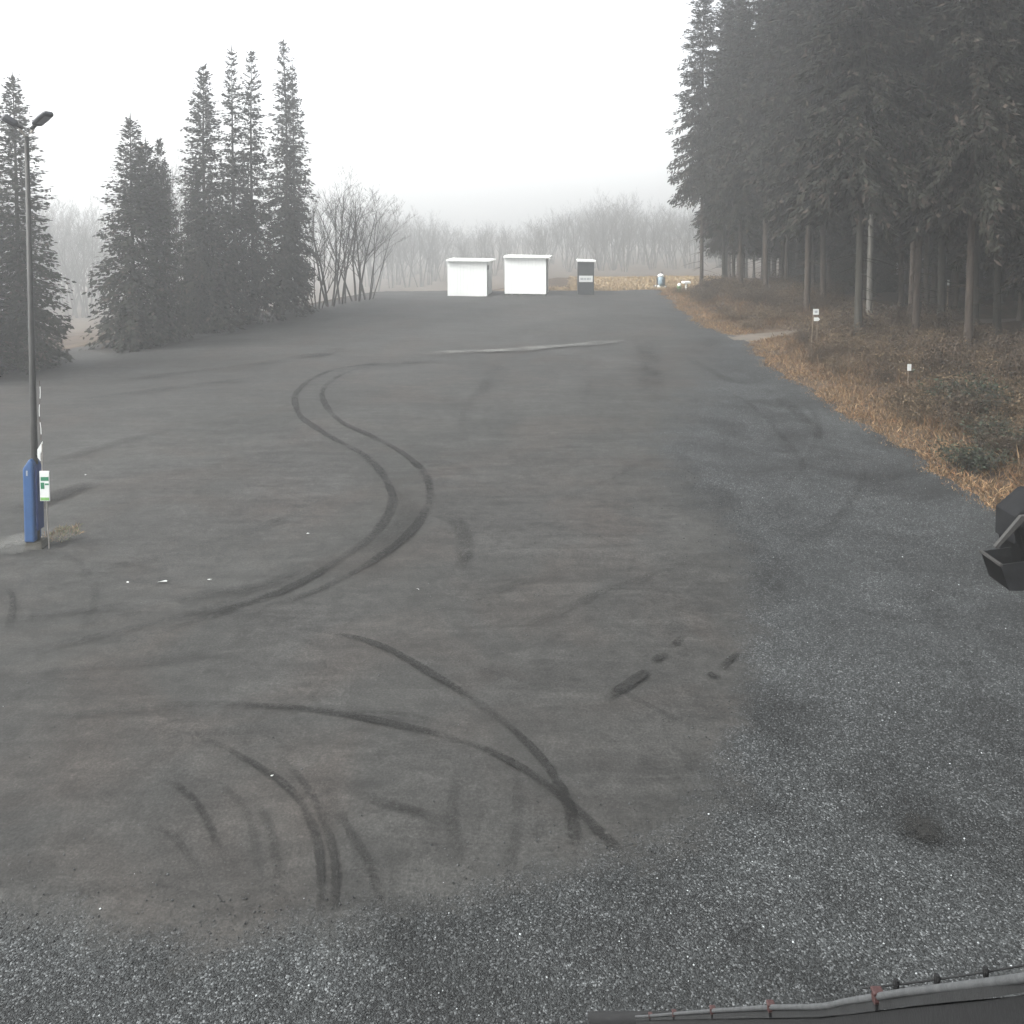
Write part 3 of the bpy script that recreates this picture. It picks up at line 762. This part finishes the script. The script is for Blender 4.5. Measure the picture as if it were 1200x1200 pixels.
keep = (np.abs(y - path_y(x)) > 1.3) & (r.random(N) < 0.30 + 0.30 * clump) & (x < 0.63 * y + 2); x, y = x[keep], y[keep]; n_ = len(x)
blades('tall_dry_grass', x, y, 0.25 + 0.45 * r.random(n_), 0.006 + 0.008 * r.random(n_), tan(n_, r) * np.array([0.62, 0.57, 0.55, 1]), 'taller dead grass stalks between the bank brambles', lean=0.4, seed=8)
N = 26000
y = 64.8 + r.random(N) ** 1.5 * 22; x = 2 + r.random(N) * 17; k = x > edge_x(y) + 0.2; x, y = x[k], y[k]; n_ = len(x)
cm = tan(n_, r); cm[:, :3] = cm[:, :3] * 0.6 + np.array([0.17, 0.135, 0.085]) 
blades('meadow_grass', x, y, 0.10 + 0.22 * r.random(n_), 0.015 + 0.02 * r.random(n_), cm, 'pale dry meadow grass beyond the far end of the lot', seed=4)
p0 = G(66, 632)
N = 900; a = r.random(N) * 6.283; q = np.sqrt(r.random(N)); q *= 0.65 + 0.35 * np.sin(3 * a + 1) ** 2; x = p0[0] + q * np.cos(a) * 0.34; y = p0[1] + 0.2 + q * np.sin(a) * 0.45
cg = tan(N, r); g_ = r.random(N) < 0.3; cg[g_, :3] = np.array([0.10, 0.12, 0.045])
blades('grass_tuft', x, y, 0.05 + 0.11 * r.random(N), 0.004 + 0.006 * r.random(N), cg, 'small dry grass tuft at the foot of the lamp post', seed=5)

def bramble_meshes(name, seed, n_c=85, rad=0.9, h=1.0, col=(0.085, 0.058, 0.042), leafc=(0.080, 0.058, 0.037), leaves=1100, green=0.0):
    r = np.random.default_rng(seed); mb = MB(); 
    B = []; 
    for _ in range(n_c):
        a = r.uniform(0, 6.28); L = r.uniform(0.4, 1.0) * rad; hh = h * r.uniform(0.5, 1.1)
        o = np.array([r.normal(0, rad * 0.3), r.normal(0, rad * 0.3), -0.05])
        u = np.array([math.cos(a), math.sin(a), 0])
        pt = [o + u * L * t * t * 1.0 + np.array([0, 0, hh * (1.9 * t - 1.15 * t * t)]) + r.normal(0, 0.03, 3) for t in (0, 0.25, 0.5, 0.75, 1.0)]
        mb.tube(pt, [0.011, 0.010, 0.008, 0.006, 0.003], 3, cap=False)
        for p in pt[1:]: B.append(p)
    stem = bpy.data.meshes.new(name + '_stems'); stem.from_pydata(mb.v, [], mb.f); stem.materials.append(M['bark_grey'] if green else M['cane'])
    B = np.array(B); b = B[r.integers(0, len(B), leaves)] + r.normal(0, 0.10 * rad, (leaves, 3))
    b[:, 2] = np.maximum(b[:, 2], 0.0)
    d = unit(r.normal(0, 1, (leaves, 3)) + np.array([0, 0, -0.15])); s = unit(np.cross(d, r.normal(0, 1, (leaves, 3))))
    ln = r.uniform(0.03, 0.10, leaves); V, F = kites(b, d, s, ln, ln * r.uniform(0.15, 0.4, leaves))
    c = np.array(leafc)[None] * r.uniform(0.4, 1.5, (leaves, 1))
    g_ = r.random(leaves) < green; c[g_] = np.array([0.030, 0.038, 0.026]) * r.uniform(0.6, 1.4, (g_.sum(), 1))
    lm = np_mesh(name + '_leaves', V, F, M['bramble'], {'col': np.repeat(np.concatenate([c, np.ones((leaves, 1))], 1), 4, 0)})
    return stem, lm
M['cane'] = bark_material('dead_bramble_cane', (0.038, 0.029, 0.022), (0.105, 0.080, 0.056))
BR = [bramble_meshes('bramble_a', 41), bramble_meshes('bramble_b', 42, 80, 1.1, 0.85, leafc=(0.110, 0.082, 0.050)), bramble_meshes('bramble_c', 43, 50, 0.8, 1.2, leafc=(0.045, 0.035, 0.026)),
      bramble_meshes('bramble_d', 44, 70, 0.8, 0.9, leaves=1600, green=0.9)]
def shrub(name, ms, loc, rz, s, label, group=None):
    e = empty(name, loc, rz, label, 'shrub', group); e.scale = (s[0], s[0], s[1])
    link('canes', ms[0], None, e); link('foliage', ms[1], None, e); return e
r = np.random.default_rng(17)
done = []; cnt = 0
for _ in range(4000):
    if cnt >= 175: break
    y = 16 + r.random() ** 1.2 * 46; off = r.uniform(1.3, 9.0); x = float(lot_right(y)) + off
    if abs(y - float(path_y(x))) < 1.5: continue
    if x > 0.63 * y + 2: continue
    if r.random() < 0.7 and off < 3.4: continue
    if any((x - q[0]) ** 2 + (y - q[1]) ** 2 < 0.75 ** 2 for q in done): continue
    done.append((x, y)); cnt += 1
    s = r.uniform(0.6, 1.2) * (0.5 + 0.5 * min(1, off / 3.5))
    kb = int(r.integers(0, 3)); bl = ('tangled brown bramble bush on the bank before the forest', 'wide low tan bramble bush on the bank before the forest', 'dark upright bramble bush on the bank before the forest')
    shrub('bramble_bush', BR[kb], (x, y, float(H(x, y))), r.uniform(0, 6.28), (s, s * r.uniform(0.8, 1.45)),
          bl[kb], 'brambles on the bank')
for i, (bx_, by_, s, lab) in enumerate([(1148, 485, 1.7, 'largest dark green low bush in the bank brambles'), (1170, 523, 1.2, 'bluish dark bush just below the largest dark bush'),
                                  (1140, 551, 1.1, 'small dark green bush near the grassy lot edge'), (1090, 472, 0.8, 'small dark bush beside the white marker tag')]):
    p = G(bx_, by_); shrub('dark_bush', BR[3], p, i * 1.1, (s, s * 0.8), lab)

# ------------------------------------------------------------------ twin lamp post with blue padding
lp = G(43, 641)
def lz(row): return at_depth(40, row, lp[1])[2] - lp[2]
Hp = lz(160)
t = empty('lamp_post', lp, 0, 'dark twin-headed lamp post with blue padding round its foot', 'lamp post')
m = MB(); m.tube([(0, 0, -0.3), (0, 0, 1.6), (0, 0, Hp - 0.0)], [0.068, 0.062, 0.040], 14); m.build('pole', M['pole'], t, True)
b = MB(); b.box((0.0, 0.0, 0.03), (0.36, 0.34, 0.22), 0.1, 0.82); b.build('foot', M['foot'], t, bevel=0.02)
m = MB()      # padding: tall wedge topped block, front half round the pole
m.prism([(-0.150, 0.14), (0.045, 0.14), (0.045, 1.66), (-0.02, 1.74), (-0.150, 1.55)], -0.16, 0.12)
pad = m.build('padding', M['blue'], t, bevel=0.035)
m = MB(); m.prism([(0.050, 0.35), (0.098, 0.35), (0.098, 1.48), (0.050, 1.62)], -0.11, 0.11); m.build('padding_side', M['blue_dark'], t, bevel=0.015)
m = MB(); m.add([(-0.075, -0.1635, 1.42), (-0.045, -0.1635, 1.42), (-0.045, -0.1635, 1.52), (-0.075, -0.1635, 1.52)], [(0, 1, 2, 3)]); m.build('pale_patch', M['print_grey'], pad)
arms = [(-1, -0.26, 0.17, 0.42, -0.20), (1, 0.20, 0.27, 0.34, 0.23)]
# left head (px 2..18, rows 133..147), right head (px 42..58, rows 130..146)
def local(px, row, dy=0.0): return at_depth(px, row, lp[1] + dy) - lp
for (a0, a1, h0, h1, dy, hk) in (((33, 160), (20, 146), (21, 147), (3, 137), -0.1, 1.7), ((34, 160), (42, 146), (41, 147), (58, 132), -0.12, 1.0)):
    p0_, p1_ = local(*a0), local(*a1, dy); p0_[0] = 0; p0_[1] = 0
    m = MB(); mid = (p0_ + p1_) / 2 + np.array([0.0, 0, -0.03]); m.tube([p0_ - (0, 0, 0.25), p0_, mid, p1_], [0.032, 0.03, 0.026, 0.024], 8); m.build('arm', M['pole_pale'], t, True)
    q0, q1 = local(*h0, dy), local(*h1, dy - 0.1)
    ax = (q1 - q0); L = np.linalg.norm(ax); ax /= L
    up = np.cross(np.cross(ax, (0, 0, 1.0)), ax); up /= np.linalg.norm(up); sd_ = np.cross(ax, up)
    m = MB()
    sec = [(-0.10, 0.045), (0.10, 0.045), (0.13, 0.0), (0.11, -0.04), (-0.11, -0.04), (-0.13, 0.0)]
    vs = []; cuts = [(0, 0.45), (0.12, 0.9), (0.5, 1.0), (0.9, 0.95), (1.0, 0.7)]
    for s_, k in cuts:
        for u, w_ in sec: vs.append(q0 + ax * L * s_ + sd_ * u * k + up * w_ * k * hk)
    fs = [tuple(range(6))[::-1], tuple(24 + k for k in range(6))]
    for i in range(4):
        for k in range(6): fs.append((i * 6 + k, i * 6 + (k + 1) % 6, i * 6 + 6 + (k + 1) % 6, i * 6 + 6 + k))
    m.add(vs, fs); hd = m.build('lamp_head', M['lamp'], t, bevel=0.008)
    m = MB(); c0 = q0 + ax * L * 0.25 - up * 0.048 * hk; c1 = q0 + ax * L * 0.85 - up * 0.048 * hk
    m.add([c0 - sd_ * 0.085, c0 + sd_ * 0.085, c1 + sd_ * 0.085, c1 - sd_ * 0.085], [(0, 1, 2, 3)]); m.build('lens', M['glass'], hd)
    m = MB(); c = q0 - ax * 0.02; m.tube([c - ax * 0.08, c + ax * 0.05], [0.034, 0.034], 8); m.build('bracket', M['pole'], t)
# small plates and tape fixed to the pole
def plate(name, px0, r0, px1, r1, mat, parent, dy=-0.13, th=0.012):
    a, b_ = local(px0, r0, dy), local(px1, r1, dy)
    m = MB(); m.box(((a[0] + b_[0]) / 2, dy, (a[2] + b_[2]) / 2), (abs(b_[0] - a[0]), th, abs(a[2] - b_[2]))); return m.build(name, mat, parent, bevel=0.003)
sg = empty('notice_sign', lp + np.array([0.0, -0.0, 0.0]), 0, 'small white and green notice board strapped to the lamp post', 'sign')
pl = plate('board', 46.5, 552, 58.5, 587, M['sign_white'], sg, -0.16, 0.02)
for a in ((47.5, 559, 57.0, 563.5), (47.5, 565.5, 52, 573), (52.6, 566.5, 57.2, 568.4)):
    plate('print', *a, M['green'], pl, -0.1725, 0.003)
plate('print', 47.5, 583.0, 57.8, 586.5, M['leaf_green'], pl, -0.1725, 0.003)
m = MB(); a = local(50, 586, -0.16); m.tube([(a[0] + 0.06, -0.14, a[2]), (a[0] + 0.07, -0.10, -0.1)], [0.012, 0.012], 6); m.build('post', M['pole_pale'], sg)
m = MB(); a = local(49.5, 520, -0.10); b_ = local(49.5, 553, -0.15); m.tube([(a[0], -0.10, a[2]), (b_[0], -0.15, b_[2])], [0.012, 0.012], 6); m.build('bracket', M['pole_pale'], sg)
dsg = empty('diamond_plate', lp, 0, 'little tilted white plate on the lamp post above the notice', 'sign')
c = local(47.5, 533, -0.09)
m = MB(); e_ = [(-0.055, -0.05), (-0.055, 0.10), (0.045, 0.26), (0.045, 0.14), (0.0, 0.02), (0.0, -0.12)]
m.prism([(c[0] + u, c[2] + w_) for u, w_ in e_], c[1] - 0.008, c[1] + 0.008); m.build('plate', M['sign_white'], dsg)
m = MB(); m.tube([(0.05, -0.03, c[2]), (c[0] - 0.01, -0.086, c[2])], [0.01, 0.01], 6); m.build('clamp', M['pole'], dsg)
tp = empty('marker_tape', lp, 0, 'thin white and red barrier tape hanging down the lamp post', 'tape')
for k, row in enumerate(np.arange(446, 516, 7.0)):
    a = local(46.0 + 0.9 * math.sin(k * 0.9) + (row - 446) * 0.02, row, -0.02); b_ = local(46.0 + 0.9 * math.sin((k + 1) * 0.9) + (row - 439) * 0.02, row + 7, -0.02)
    m = MB(); w_ = 0.006
    m.add([(a[0] - w_, a[1], a[2]), (a[0] + w_, a[1], a[2]), (b_[0] + w_, b_[1], b_[2]), (b_[0] - w_, b_[1], b_[2]),
           (a[0] - w_, a[1] + .004, a[2]), (a[0] + w_, a[1] + .004, a[2]), (b_[0] + w_, b_[1] + .004, b_[2]), (b_[0] - w_, b_[1] + .004, b_[2])],
          [(3, 2, 1, 0), (4, 5, 6, 7), (0, 4, 7, 3), (1, 2, 6, 5)]); m.build('tape_segment', M['sign_white'] if k % 3 else M['red'], tp)

# ------------------------------------------------------------------ huts and booth at the far end
def hut(px0, px1, top, bottom, rz, label, blocks, vent):
    p = G((px0 + px1) / 2, bottom)
    sc_ = p[1] / FPX
    w_ = (px1 - px0) * sc_; h_ = (bottom - top) * sc_; dep = 2.3
    e = empty('white_hut', p, rz, label, 'hut', 'white huts at the far end of the lot')
    zb = 0.10 if blocks else 0.0
    nb = 12; bw = w_ / nb
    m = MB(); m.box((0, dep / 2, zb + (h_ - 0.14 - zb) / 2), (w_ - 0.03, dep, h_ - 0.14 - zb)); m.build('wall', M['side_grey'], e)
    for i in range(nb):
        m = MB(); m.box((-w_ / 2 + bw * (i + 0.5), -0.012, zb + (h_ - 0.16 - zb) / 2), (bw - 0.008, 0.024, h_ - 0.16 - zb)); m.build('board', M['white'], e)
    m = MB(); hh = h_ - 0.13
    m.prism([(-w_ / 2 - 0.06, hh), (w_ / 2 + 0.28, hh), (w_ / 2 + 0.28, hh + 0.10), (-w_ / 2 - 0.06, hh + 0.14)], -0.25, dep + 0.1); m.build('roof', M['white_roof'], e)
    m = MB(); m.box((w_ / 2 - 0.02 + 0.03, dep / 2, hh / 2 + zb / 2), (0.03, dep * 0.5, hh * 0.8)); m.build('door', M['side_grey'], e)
    if blocks:
        for u in (-0.46, -0.33, -0.12, 0.16, 0.45):
            m = MB(); m.box((u * w_, 0.12, zb / 2 - 0.05), (0.22, 0.3, zb + 0.1)); m.build('foot_block', M['foot'], e)
    if vent:
        m = MB(); m.box((w_ / 2 + 0.03, 0.35, hh * 0.82), (0.05, 0.28, 0.30)); m.build('vent', M['booth'], e)
    return e
hut(524, 571, 304, 347, R(-8), 'lower white hut with a flat roof farther from the booth', False, True)
hut(591, 640, 300, 346, R(-7), 'taller white hut on foot blocks next to the dark booth', True, False)
p = G(686.5, 345.5); s_ = p[1] / FPX
e = empty('ticket_booth', p, R(-2), 'narrow dark grey booth with white roof and white sign', 'booth')
bw, bh, bd = 19 * s_, 41 * s_, 1.15
m = MB(); m.box((0, bd / 2, bh * 0.48), (bw, bd, bh * 0.96)); m.build('wall', M['booth'], e, bevel=0.02)
m = MB(); m.prism([(-bw / 2 - 0.05, bh * 0.955), (bw / 2 + 0.12, bh * 0.94), (bw / 2 + 0.12, bh * 0.985), (-bw / 2 - 0.05, bh * 1.01)], -0.14, bd + 0.08); m.build('roof', M['white_roof'], e)
for u in (-1, 1):
    m = MB(); m.box((u * (bw / 2 - 0.03), -0.014, bh * 0.47), (0.06, 0.028, bh * 0.92)); m.build('corner_post', M['booth_seam'], e)
m = MB(); m.box((0, -0.012, bh * 0.26), (bw - 0.14, 0.022, bh * 0.42)); m.build('lower_panel', M['booth'], e)
m = MB(); m.box((0.0, -0.012, bh * 0.76), (bw - 0.14, 0.022, bh * 0.30)); m.build('upper_panel', M['booth'], e)
m = MB(); m.box((0.0, -0.04, bh * 0.46), (bw * 0.84, 0.03, bh * 0.18)); sgn = m.build('sign_board', M['sign_white'], e)
for u, w_ in ((-0.24, 0.18), (-0.05, 0.10), (0.14, 0.16), (0.28, 0.05)):
    m = MB(); m.box((u * bw, -0.057, bh * 0.46), (w_ * bw, 0.003, bh * 0.055)); m.build('print', M['print_grey'], sgn)

# snow machine at the end of the lot
p = G(775, 338); s_ = p[1] / FPX
e = empty('snow_gun', p, R(10), 'small white and blue-grey machine on a white base by the meadow', 'machine')
m = MB(); m.box((0, 0.3, 0.12), (0.72, 0.8, 0.16)); m.build('base', M['white'], e, bevel=0.02)
for u in (-1, 1):
    for v in (0.05, 0.55):
        m = MB(); m.tube([(u * 0.37 - 0.04, v, 0.10), (u * 0.37 + 0.04, v, 0.10)], [0.13, 0.13], 12); m.build('wheel', M['tyre'], e)
m = MB(); m.tube([(0, -0.02, 0.20), (0, 0.02, 0.40), (0, 0.10, 0.75), (0, 0.16, 0.92)], [0.20, 0.27, 0.27, 0.22], 14); m.build('drum', M['steelblue'], e, True)
m = MB(); m.tube([(0, 0.14, 0.90), (0, 0.16, 1.02), (0, 0.18, 1.12)], [0.25, 0.24, 0.10], 14); m.build('hood', M['white'], e, True)
for u in (-1, 1):
    m = MB(); m.box((u * 0.31, 0.12, 0.52), (0.05, 0.12, 0.66)); m.build('fork_arm', M['booth'], e)
m = MB(); m.box((0.02, -0.20, 0.55), (0.07, 0.05, 0.35)); m.build('control_box', M['booth'], e)
m = MB(); m.tube([(0.12, 0.25, 0.9), (0.14, 0.28, 1.28)], [0.05, 0.05], 8); m.build('nozzle_mast', M['booth'], e)
# little table, bin and stakes
p = G(804, 342)
e = empty('white_table', p, 0.2, 'small white one-legged table by the forest corner', 'table')
m = MB(); m.box((0, 0, 0.70), (0.55, 0.45, 0.16)); m.build('top', M['white'], e, bevel=0.02)
m = MB(); m.tube([(0, 0, -0.05), (0, 0, 0.62)], [0.08, 0.07], 8); m.build('leg', M['white'], e)
p = G(796, 343)
e = empty('litter_bin', p, 0, 'green bin with a white lid beside the small white table', 'bin')
m = MB(); m.tube([(0, 0, -0.02), (0, 0, 0.48)], [0.15, 0.18], 12); m.build('body', M['green_bin'], e)
m = MB(); m.tube([(0, 0, 0.48), (0, 0, 0.60), (0, 0, 0.70)], [0.13, 0.12, 0.05], 10); m.build('lid', M['white'], e, True)
for i, u in enumerate((809.5, 812, 815)):
    p = G(u, 343); m = MB(); m.tube([(0, 0, -0.1), (0.02 * i, 0, 0.6 - 0.08 * i)], [0.045, 0.04], 7)
    o = m.build('wooden_stake', M['wood']); o.location = tuple(p); tag(o, 'short wooden stake standing beside the small white table', 'stake', 'stakes by the table')

# path sign on two posts
p = G(953, 409)
e = empty('path_sign', p, 0, 'small white path sign plates on thin posts by the forest path', 'sign')
hs_ = at_depth(955, 362, p[1])[2] - p[2]
for u in (-0.10, 0.16):
    m = MB(); m.tube([(u, 0, -0.2), (u * 0.6 + 0.05, 0, hs_ * (1.0 if u > 0 else 0.86))], [0.022, 0.020], 6); m.build('post', M['wood'], e)
m = MB(); m.box((0.08, -0.035, hs_ * 0.93), (0.24, 0.015, 0.24)); pl = m.build('plate', M['sign_white'], e)
m = MB(); m.box((0.08, -0.044, hs_ * 0.93), (0.12, 0.003, 0.10)); m.build('print', M['print_grey'], pl)
m = MB(); m.prism([(0.0, hs_ * 0.70), (0.18, hs_ * 0.70), (0.25, hs_ * 0.745), (0.18, hs_ * 0.79), (0.0, hs_ * 0.79)], -0.045, -0.03); m.build('arrow_plate', M['sign_white'], e)
p = G(1064, 452)
e = empty('marker_stake', p, 0, 'short stake with a white tag in the bank brambles', 'marker')
m = MB(); m.tube([(0, 0, -0.1), (0, 0, 0.55)], [0.02, 0.02], 6); m.build('stake', M['wood'], e)
m = MB(); m.box((0.02, -0.03, 0.62), (0.13, 0.015, 0.22)); m.build('tag', M['sign_white'], e)
p = G(1110, 372)
e = empty('trail_marker', p, 0, 'white trail marker on a thin post deep in the forest', 'marker')
hm = at_depth(1110, 330, p[1])[2] - p[2]
m = MB(); m.tube([(0, 0, -0.1), (0, 0, hm)], [0.03, 0.03], 6); m.build('post', M['wood'], e)
m = MB(); m.box((0, -0.04, hm - 0.05), (0.12, 0.015, 0.3)); m.build('plate', M['sign_white'], e)

# scraps on the lot
for i, (u, v, s_) in enumerate([(192, 684, 0.05), (150, 685, 0.026), (491, 693, 0.02), (245, 681, 0.018), (100, 558, 0.02), (361, 627, 0.018), (318, 913, 0.016)]):
    p = G(u, v); m = MB(); rr_ = np.random.default_rng(i)
    vs = rr_.normal(0, 1, (8, 3)) * (s_, s_ * 0.8, s_ * 0.25) + (0, 0, s_ * 0.35)
    m.add(vs, [(0, 1, 2), (1, 2, 3), (2, 3, 4), (3, 4, 5), (4, 5, 6), (5, 6, 7), (0, 2, 5), (1, 6, 7)])
    o = m.build('paper_scrap', M['sign_white']); o.location = (p[0], p[1], p[2] + 0.03)
    tag(o, 'little white scrap lying on the packed dirt', 'litter', 'white scraps on the lot')

# ------------------------------------------------------------------ black compact loader, bucket down, at the right
gz = float(H(8.6, 14.5))
e = empty('compact_loader', (8.2, 14.2, gz + 0.02), 0, 'black compact loader with its bucket lowered by the bank', 'loader')
m = MB()
prof = [(x_ + 0.2, z_) for x_, z_ in [(0.04, 0.0), (0.42, 0.0), (0.52, 0.12), (0.52, 0.52), (0.49, 0.52), (0.49, 0.14), (0.40, 0.03), (0.10, 0.03), (-0.10, 0.44), (-0.13, 0.44)]]
m.prism(prof, 0.02, 0.60); bk = m.build('bucket', M['black'], e)
for y_ in (0.0, 0.60):
    m = MB(); m.prism([(0.23, 0.0), (0.63, 0.0), (0.73, 0.12), (0.73, 0.54), (0.065, 0.45)], y_, y_ + 0.02); m.build('side_plate', M['black2'], bk)
m = MB(); m.prism([(0.045, 0.43), (0.10, 0.43), (0.10, 0.465), (0.045, 0.465)], -0.01, 0.63); m.build('cutting_edge', M['worn'], bk)
m = MB(); m.prism([(0.50, 0.66), (0.50, 1.15), (0.89, 1.50), (2.3, 1.60), (2.5, 0.66)], 0.35, 0.95); m.build('hood', M['black2'], e, bevel=0.02)
m = MB(); m.prism([(0.60, 0.22), (0.60, 0.655), (2.5, 0.655), (2.4, 0.22)], 0.30, 1.0); m.build('chassis', M['black'], e, bevel=0.02)
for y_, dx_ in ((0.10, 0.0), (1.0, 0.75)):
    m = MB(); m.prism([(0.03 + dx_, 0.72), (0.06 + dx_, 0.68), (0.50 + dx_, 1.16), (1.9, 1.34), (1.9, 1.44), (0.46 + dx_, 1.25)], y_, y_ + 0.07); m.build('lift_arm', M['worn'] if y_ < 1 else M['black2'], e)
m = MB(); m.prism([(0.64, 0.16), (0.72, 0.16), (0.72, 0.75), (0.50, 1.05), (0.42, 1.0), (0.60, 0.60)], 0.14, 0.34); m.build('link_plate', M['black'], e)
for x_ in (1.15, 2.15):
    for y_ in (0.10, 1.0):
        m = MB(); m.tube([(x_, y_, 0.29), (x_, y_ + 0.03, 0.29), (x_, y_ + 0.17, 0.29), (x_, y_ + 0.20, 0.29)], [0.26, 0.30, 0.30, 0.26], 20); wh = m.build('wheel', M['tyre'], e, False)
        m = MB(); m.tube([(x_, y_ - 0.01, 0.29), (x_, y_ + 0.21, 0.29)], [0.14, 0.14], 14); m.build('rim', M['worn'], wh)
for y_ in (0.42, 0.88):
    m = MB(); m.tube([(1.7, y_, 1.5), (1.7, y_, 2.25), (1.8, y_, 2.35), (2.5, y_, 2.35), (2.3, y_, 1.5)], [0.03] * 5, 8); m.build('roll_bar', M['black'], e)
m = MB(); m.box((2.1, 0.65, 2.40), (1.0, 0.7, 0.05)); m.build('canopy', M['black2'], e, bevel=0.01)

# ------------------------------------------------------------------ roof edge with its cable, at the lower right
# clip spacing in the picture gives the cable's run: it drops forward at about 43 degrees
A_ = 0.733
def roofpt(px, row, N_): return at_depth(px, row, A_ * N_)
cab = [(1260, 1136, 1.545), (1200, 1146, 1.70), (1130, 1155, 1.93), (1060, 1163, 2.22), (1028, 1168, 2.39), (990, 1174, 2.63), (960, 1179.5, 2.85), (903, 1180.5, 3.39), (860, 1183, 3.97),
       (835, 1184.5, 4.40), (790, 1188, 5.47), (762, 1190.5, 6.45), (745, 1191.5, 7.23)]
cpts = [roofpt(*c) for c in cab]
o = MB(); o.tube(resample(cpts, 0.05), [0.0066] * len(resample(cpts, 0.05)), 8); cb_ = o.build('conductor_cable', M['cable'], None, True)
tag(cb_, 'thick grey cable running down the roof edge on red clips', 'cable')
def clip(px, row, N_, size, mat2, label, group):
    c = roofpt(px, row, N_); k = size
    e = empty('cable_clip', c - (0, 0, 0.02 * k), 0, label, 'clip', group)
    m = MB(); m.box((0, 0, -0.004 * k), (0.020 * k, 0.018 * k, 0.030 * k)); m.build('foot', M['fascia'], e, bevel=0.002)
    m = MB(); m.tube([(0, 0, 0.010 * k), (0, 0, 0.036 * k)], [0.010 * k, 0.010 * k], 8); m.build('stem', mat2, e)
    m = MB(); m.box((0, 0, 0.042 * k), (0.036 * k, 0.030 * k, 0.012 * k)); m.build('cap', mat2, e, bevel=0.003)
    m = MB(); m.tube([(-0.013 * k, 0, 0.018 * k), (0.013 * k, 0, 0.018 * k)], [0.016 * k, 0.016 * k], 10); m.build('clamp', M['red'] if mat2 is M['red'] else M['fascia'], e)
for (px, row, N_) in [(1028, 1169, 2.39), (903, 1181, 3.39), (835, 1185, 4.40), (790, 1188.5, 5.47), (762, 1190.8, 6.45)]:
    clip(px, row, N_, 0.66, M['red'], 'faded red clip holding the thick grey cable on the roof edge', 'red cable clips')
wp = [roofpt(px, row, 2.6) for px, row in ((1010, 1158), (1050, 1154), (1098, 1148), (1155, 1139), (1230, 1126))]
o = MB(); rs = resample(wp, 0.05); o.tube(rs, [0.0022] * len(rs), 6); w1 = o.build('thin_wire', M['zinc'], None, True)
tag(w1, 'thin dark wire strung behind the thick grey cable', 'wire')
for px, row in ((1050, 1154), (1098, 1148), (1155, 1139)):
    c = roofpt(px, row, 2.6); m = MB(); m.tube([(0, 0, -0.012), (0, 0, 0.004), (0, 0, 0.012)], [0.006, 0.008, 0.005], 8)
    k = m.build('wire_insulator', M['fascia']); k.location = tuple(c); tag(k, 'tiny black insulator on the thin dark wire', 'insulator', 'black wire insulators')
# the roof itself: zinc capping under the cable, fascia below it, sheet roof running off to the right, walls to the ground
low = [(1330, 1143, 1.40), (1200, 1163, 1.70), (1155, 1170, 1.83), (1060, 1180, 2.22), (960, 1192, 2.85), (860, 1193.5, 3.97), (790, 1195, 5.47), (745, 1196, 7.23)]
upp = [(1330, 1128, 1.40), (1200, 1150, 1.70), (1155, 1156, 1.83), (1060, 1167, 2.22), (960, 1183, 2.85), (860, 1186.5, 3.97), (790, 1191, 5.47), (745, 1193, 7.23)]
U = [roofpt(*a) for a in upp]; Lw = [roofpt(*a) for a in low]
e = empty('roof_edge', (1.2, 3.0, float(H(1.2, 3.0))), 0, 'weathered grey roof edge with dark fascia under the thick cable', 'roof')
off = np.array(e.location)
def strip(A, B_, th, name, mat):
    m = MB(); n_ = len(A); t3 = np.array(th)
    vs = [a - off for a in A] + [b_ - off for b_ in B_] + [b_ - off + t3 for b_ in B_] + [a - off + t3 for a in A]
    fs = []
    for i in range(n_ - 1):
        for k in range(4):
            a, b_ = k * n_ + i, ((k + 1) % 4) * n_ + i
            fs.append((a, a + 1, b_ + 1, b_))
    fs += [(0, n_, 2 * n_, 3 * n_), (n_ - 1, 4 * n_ - 1, 3 * n_ - 1, 2 * n_ - 1)]
    return m.add(vs, fs).build(name, mat, e)
strip(U, Lw, (0.06, 0.02, -0.004), 'capping', M['zinc'])
F0 = [p_ + (0.004, 0, -0.003) for p_ in Lw]; F1 = [p_ + (0.004, 0, -0.16) for p_ in Lw]
strip(F0, F1, (0.03, 0, 0), 'fascia', M['fascia'])
R0 = [p_ + (0.066, 0.02, -0.035) for p_ in U]; R1 = [np.array([4.2, p_[1] + 0.02, p_[2] - 0.08]) for p_ in U]
strip(R0, R1, (0, 0, -0.03), 'roof_sheet', M['zinc'])
W0 = [p_ + (0.045, 0, -0.165) for p_ in Lw]; W1 = [np.array([p_[0] + 0.045, p_[1], float(H(p_[0], p_[1])) - 0.05]) for p_ in Lw]
strip(W0[:-1], W1[:-1], (0.2, 0, 0), 'wall', M['render'])
q = roofpt(690, 1194, 7.3); q2 = np.array([4.2, q[1] + 0.1, q[2] - 0.1])
m = MB(); m.tube([q - off, (q + q2) / 2 - off, q2 - off], [0.04, 0.042, 0.042], 10); m.build('gutter', M['fascia'], e, True)

# ------------------------------------------------------------------ fog
m, n, l, b = mat_new('fog')
n.remove(b); pv = n.new('ShaderNodeVolumePrincipled')
pv.inputs['Color'].default_value = (0.975, 0.992, 0.987, 1); pv.inputs['Density'].default_value = HAZE_DENSITY; pv.inputs['Anisotropy'].default_value = 0.6
l.new(pv.outputs[0], n['Material Output'].inputs['Volume'])
hz = MB(); hz.box((0, 187, 11.0), (504, 454, 42)).build('haze', m)
tag(bpy.data.objects['haze'], 'pale fog hanging over the whole place', 'fog', kind='stuff')
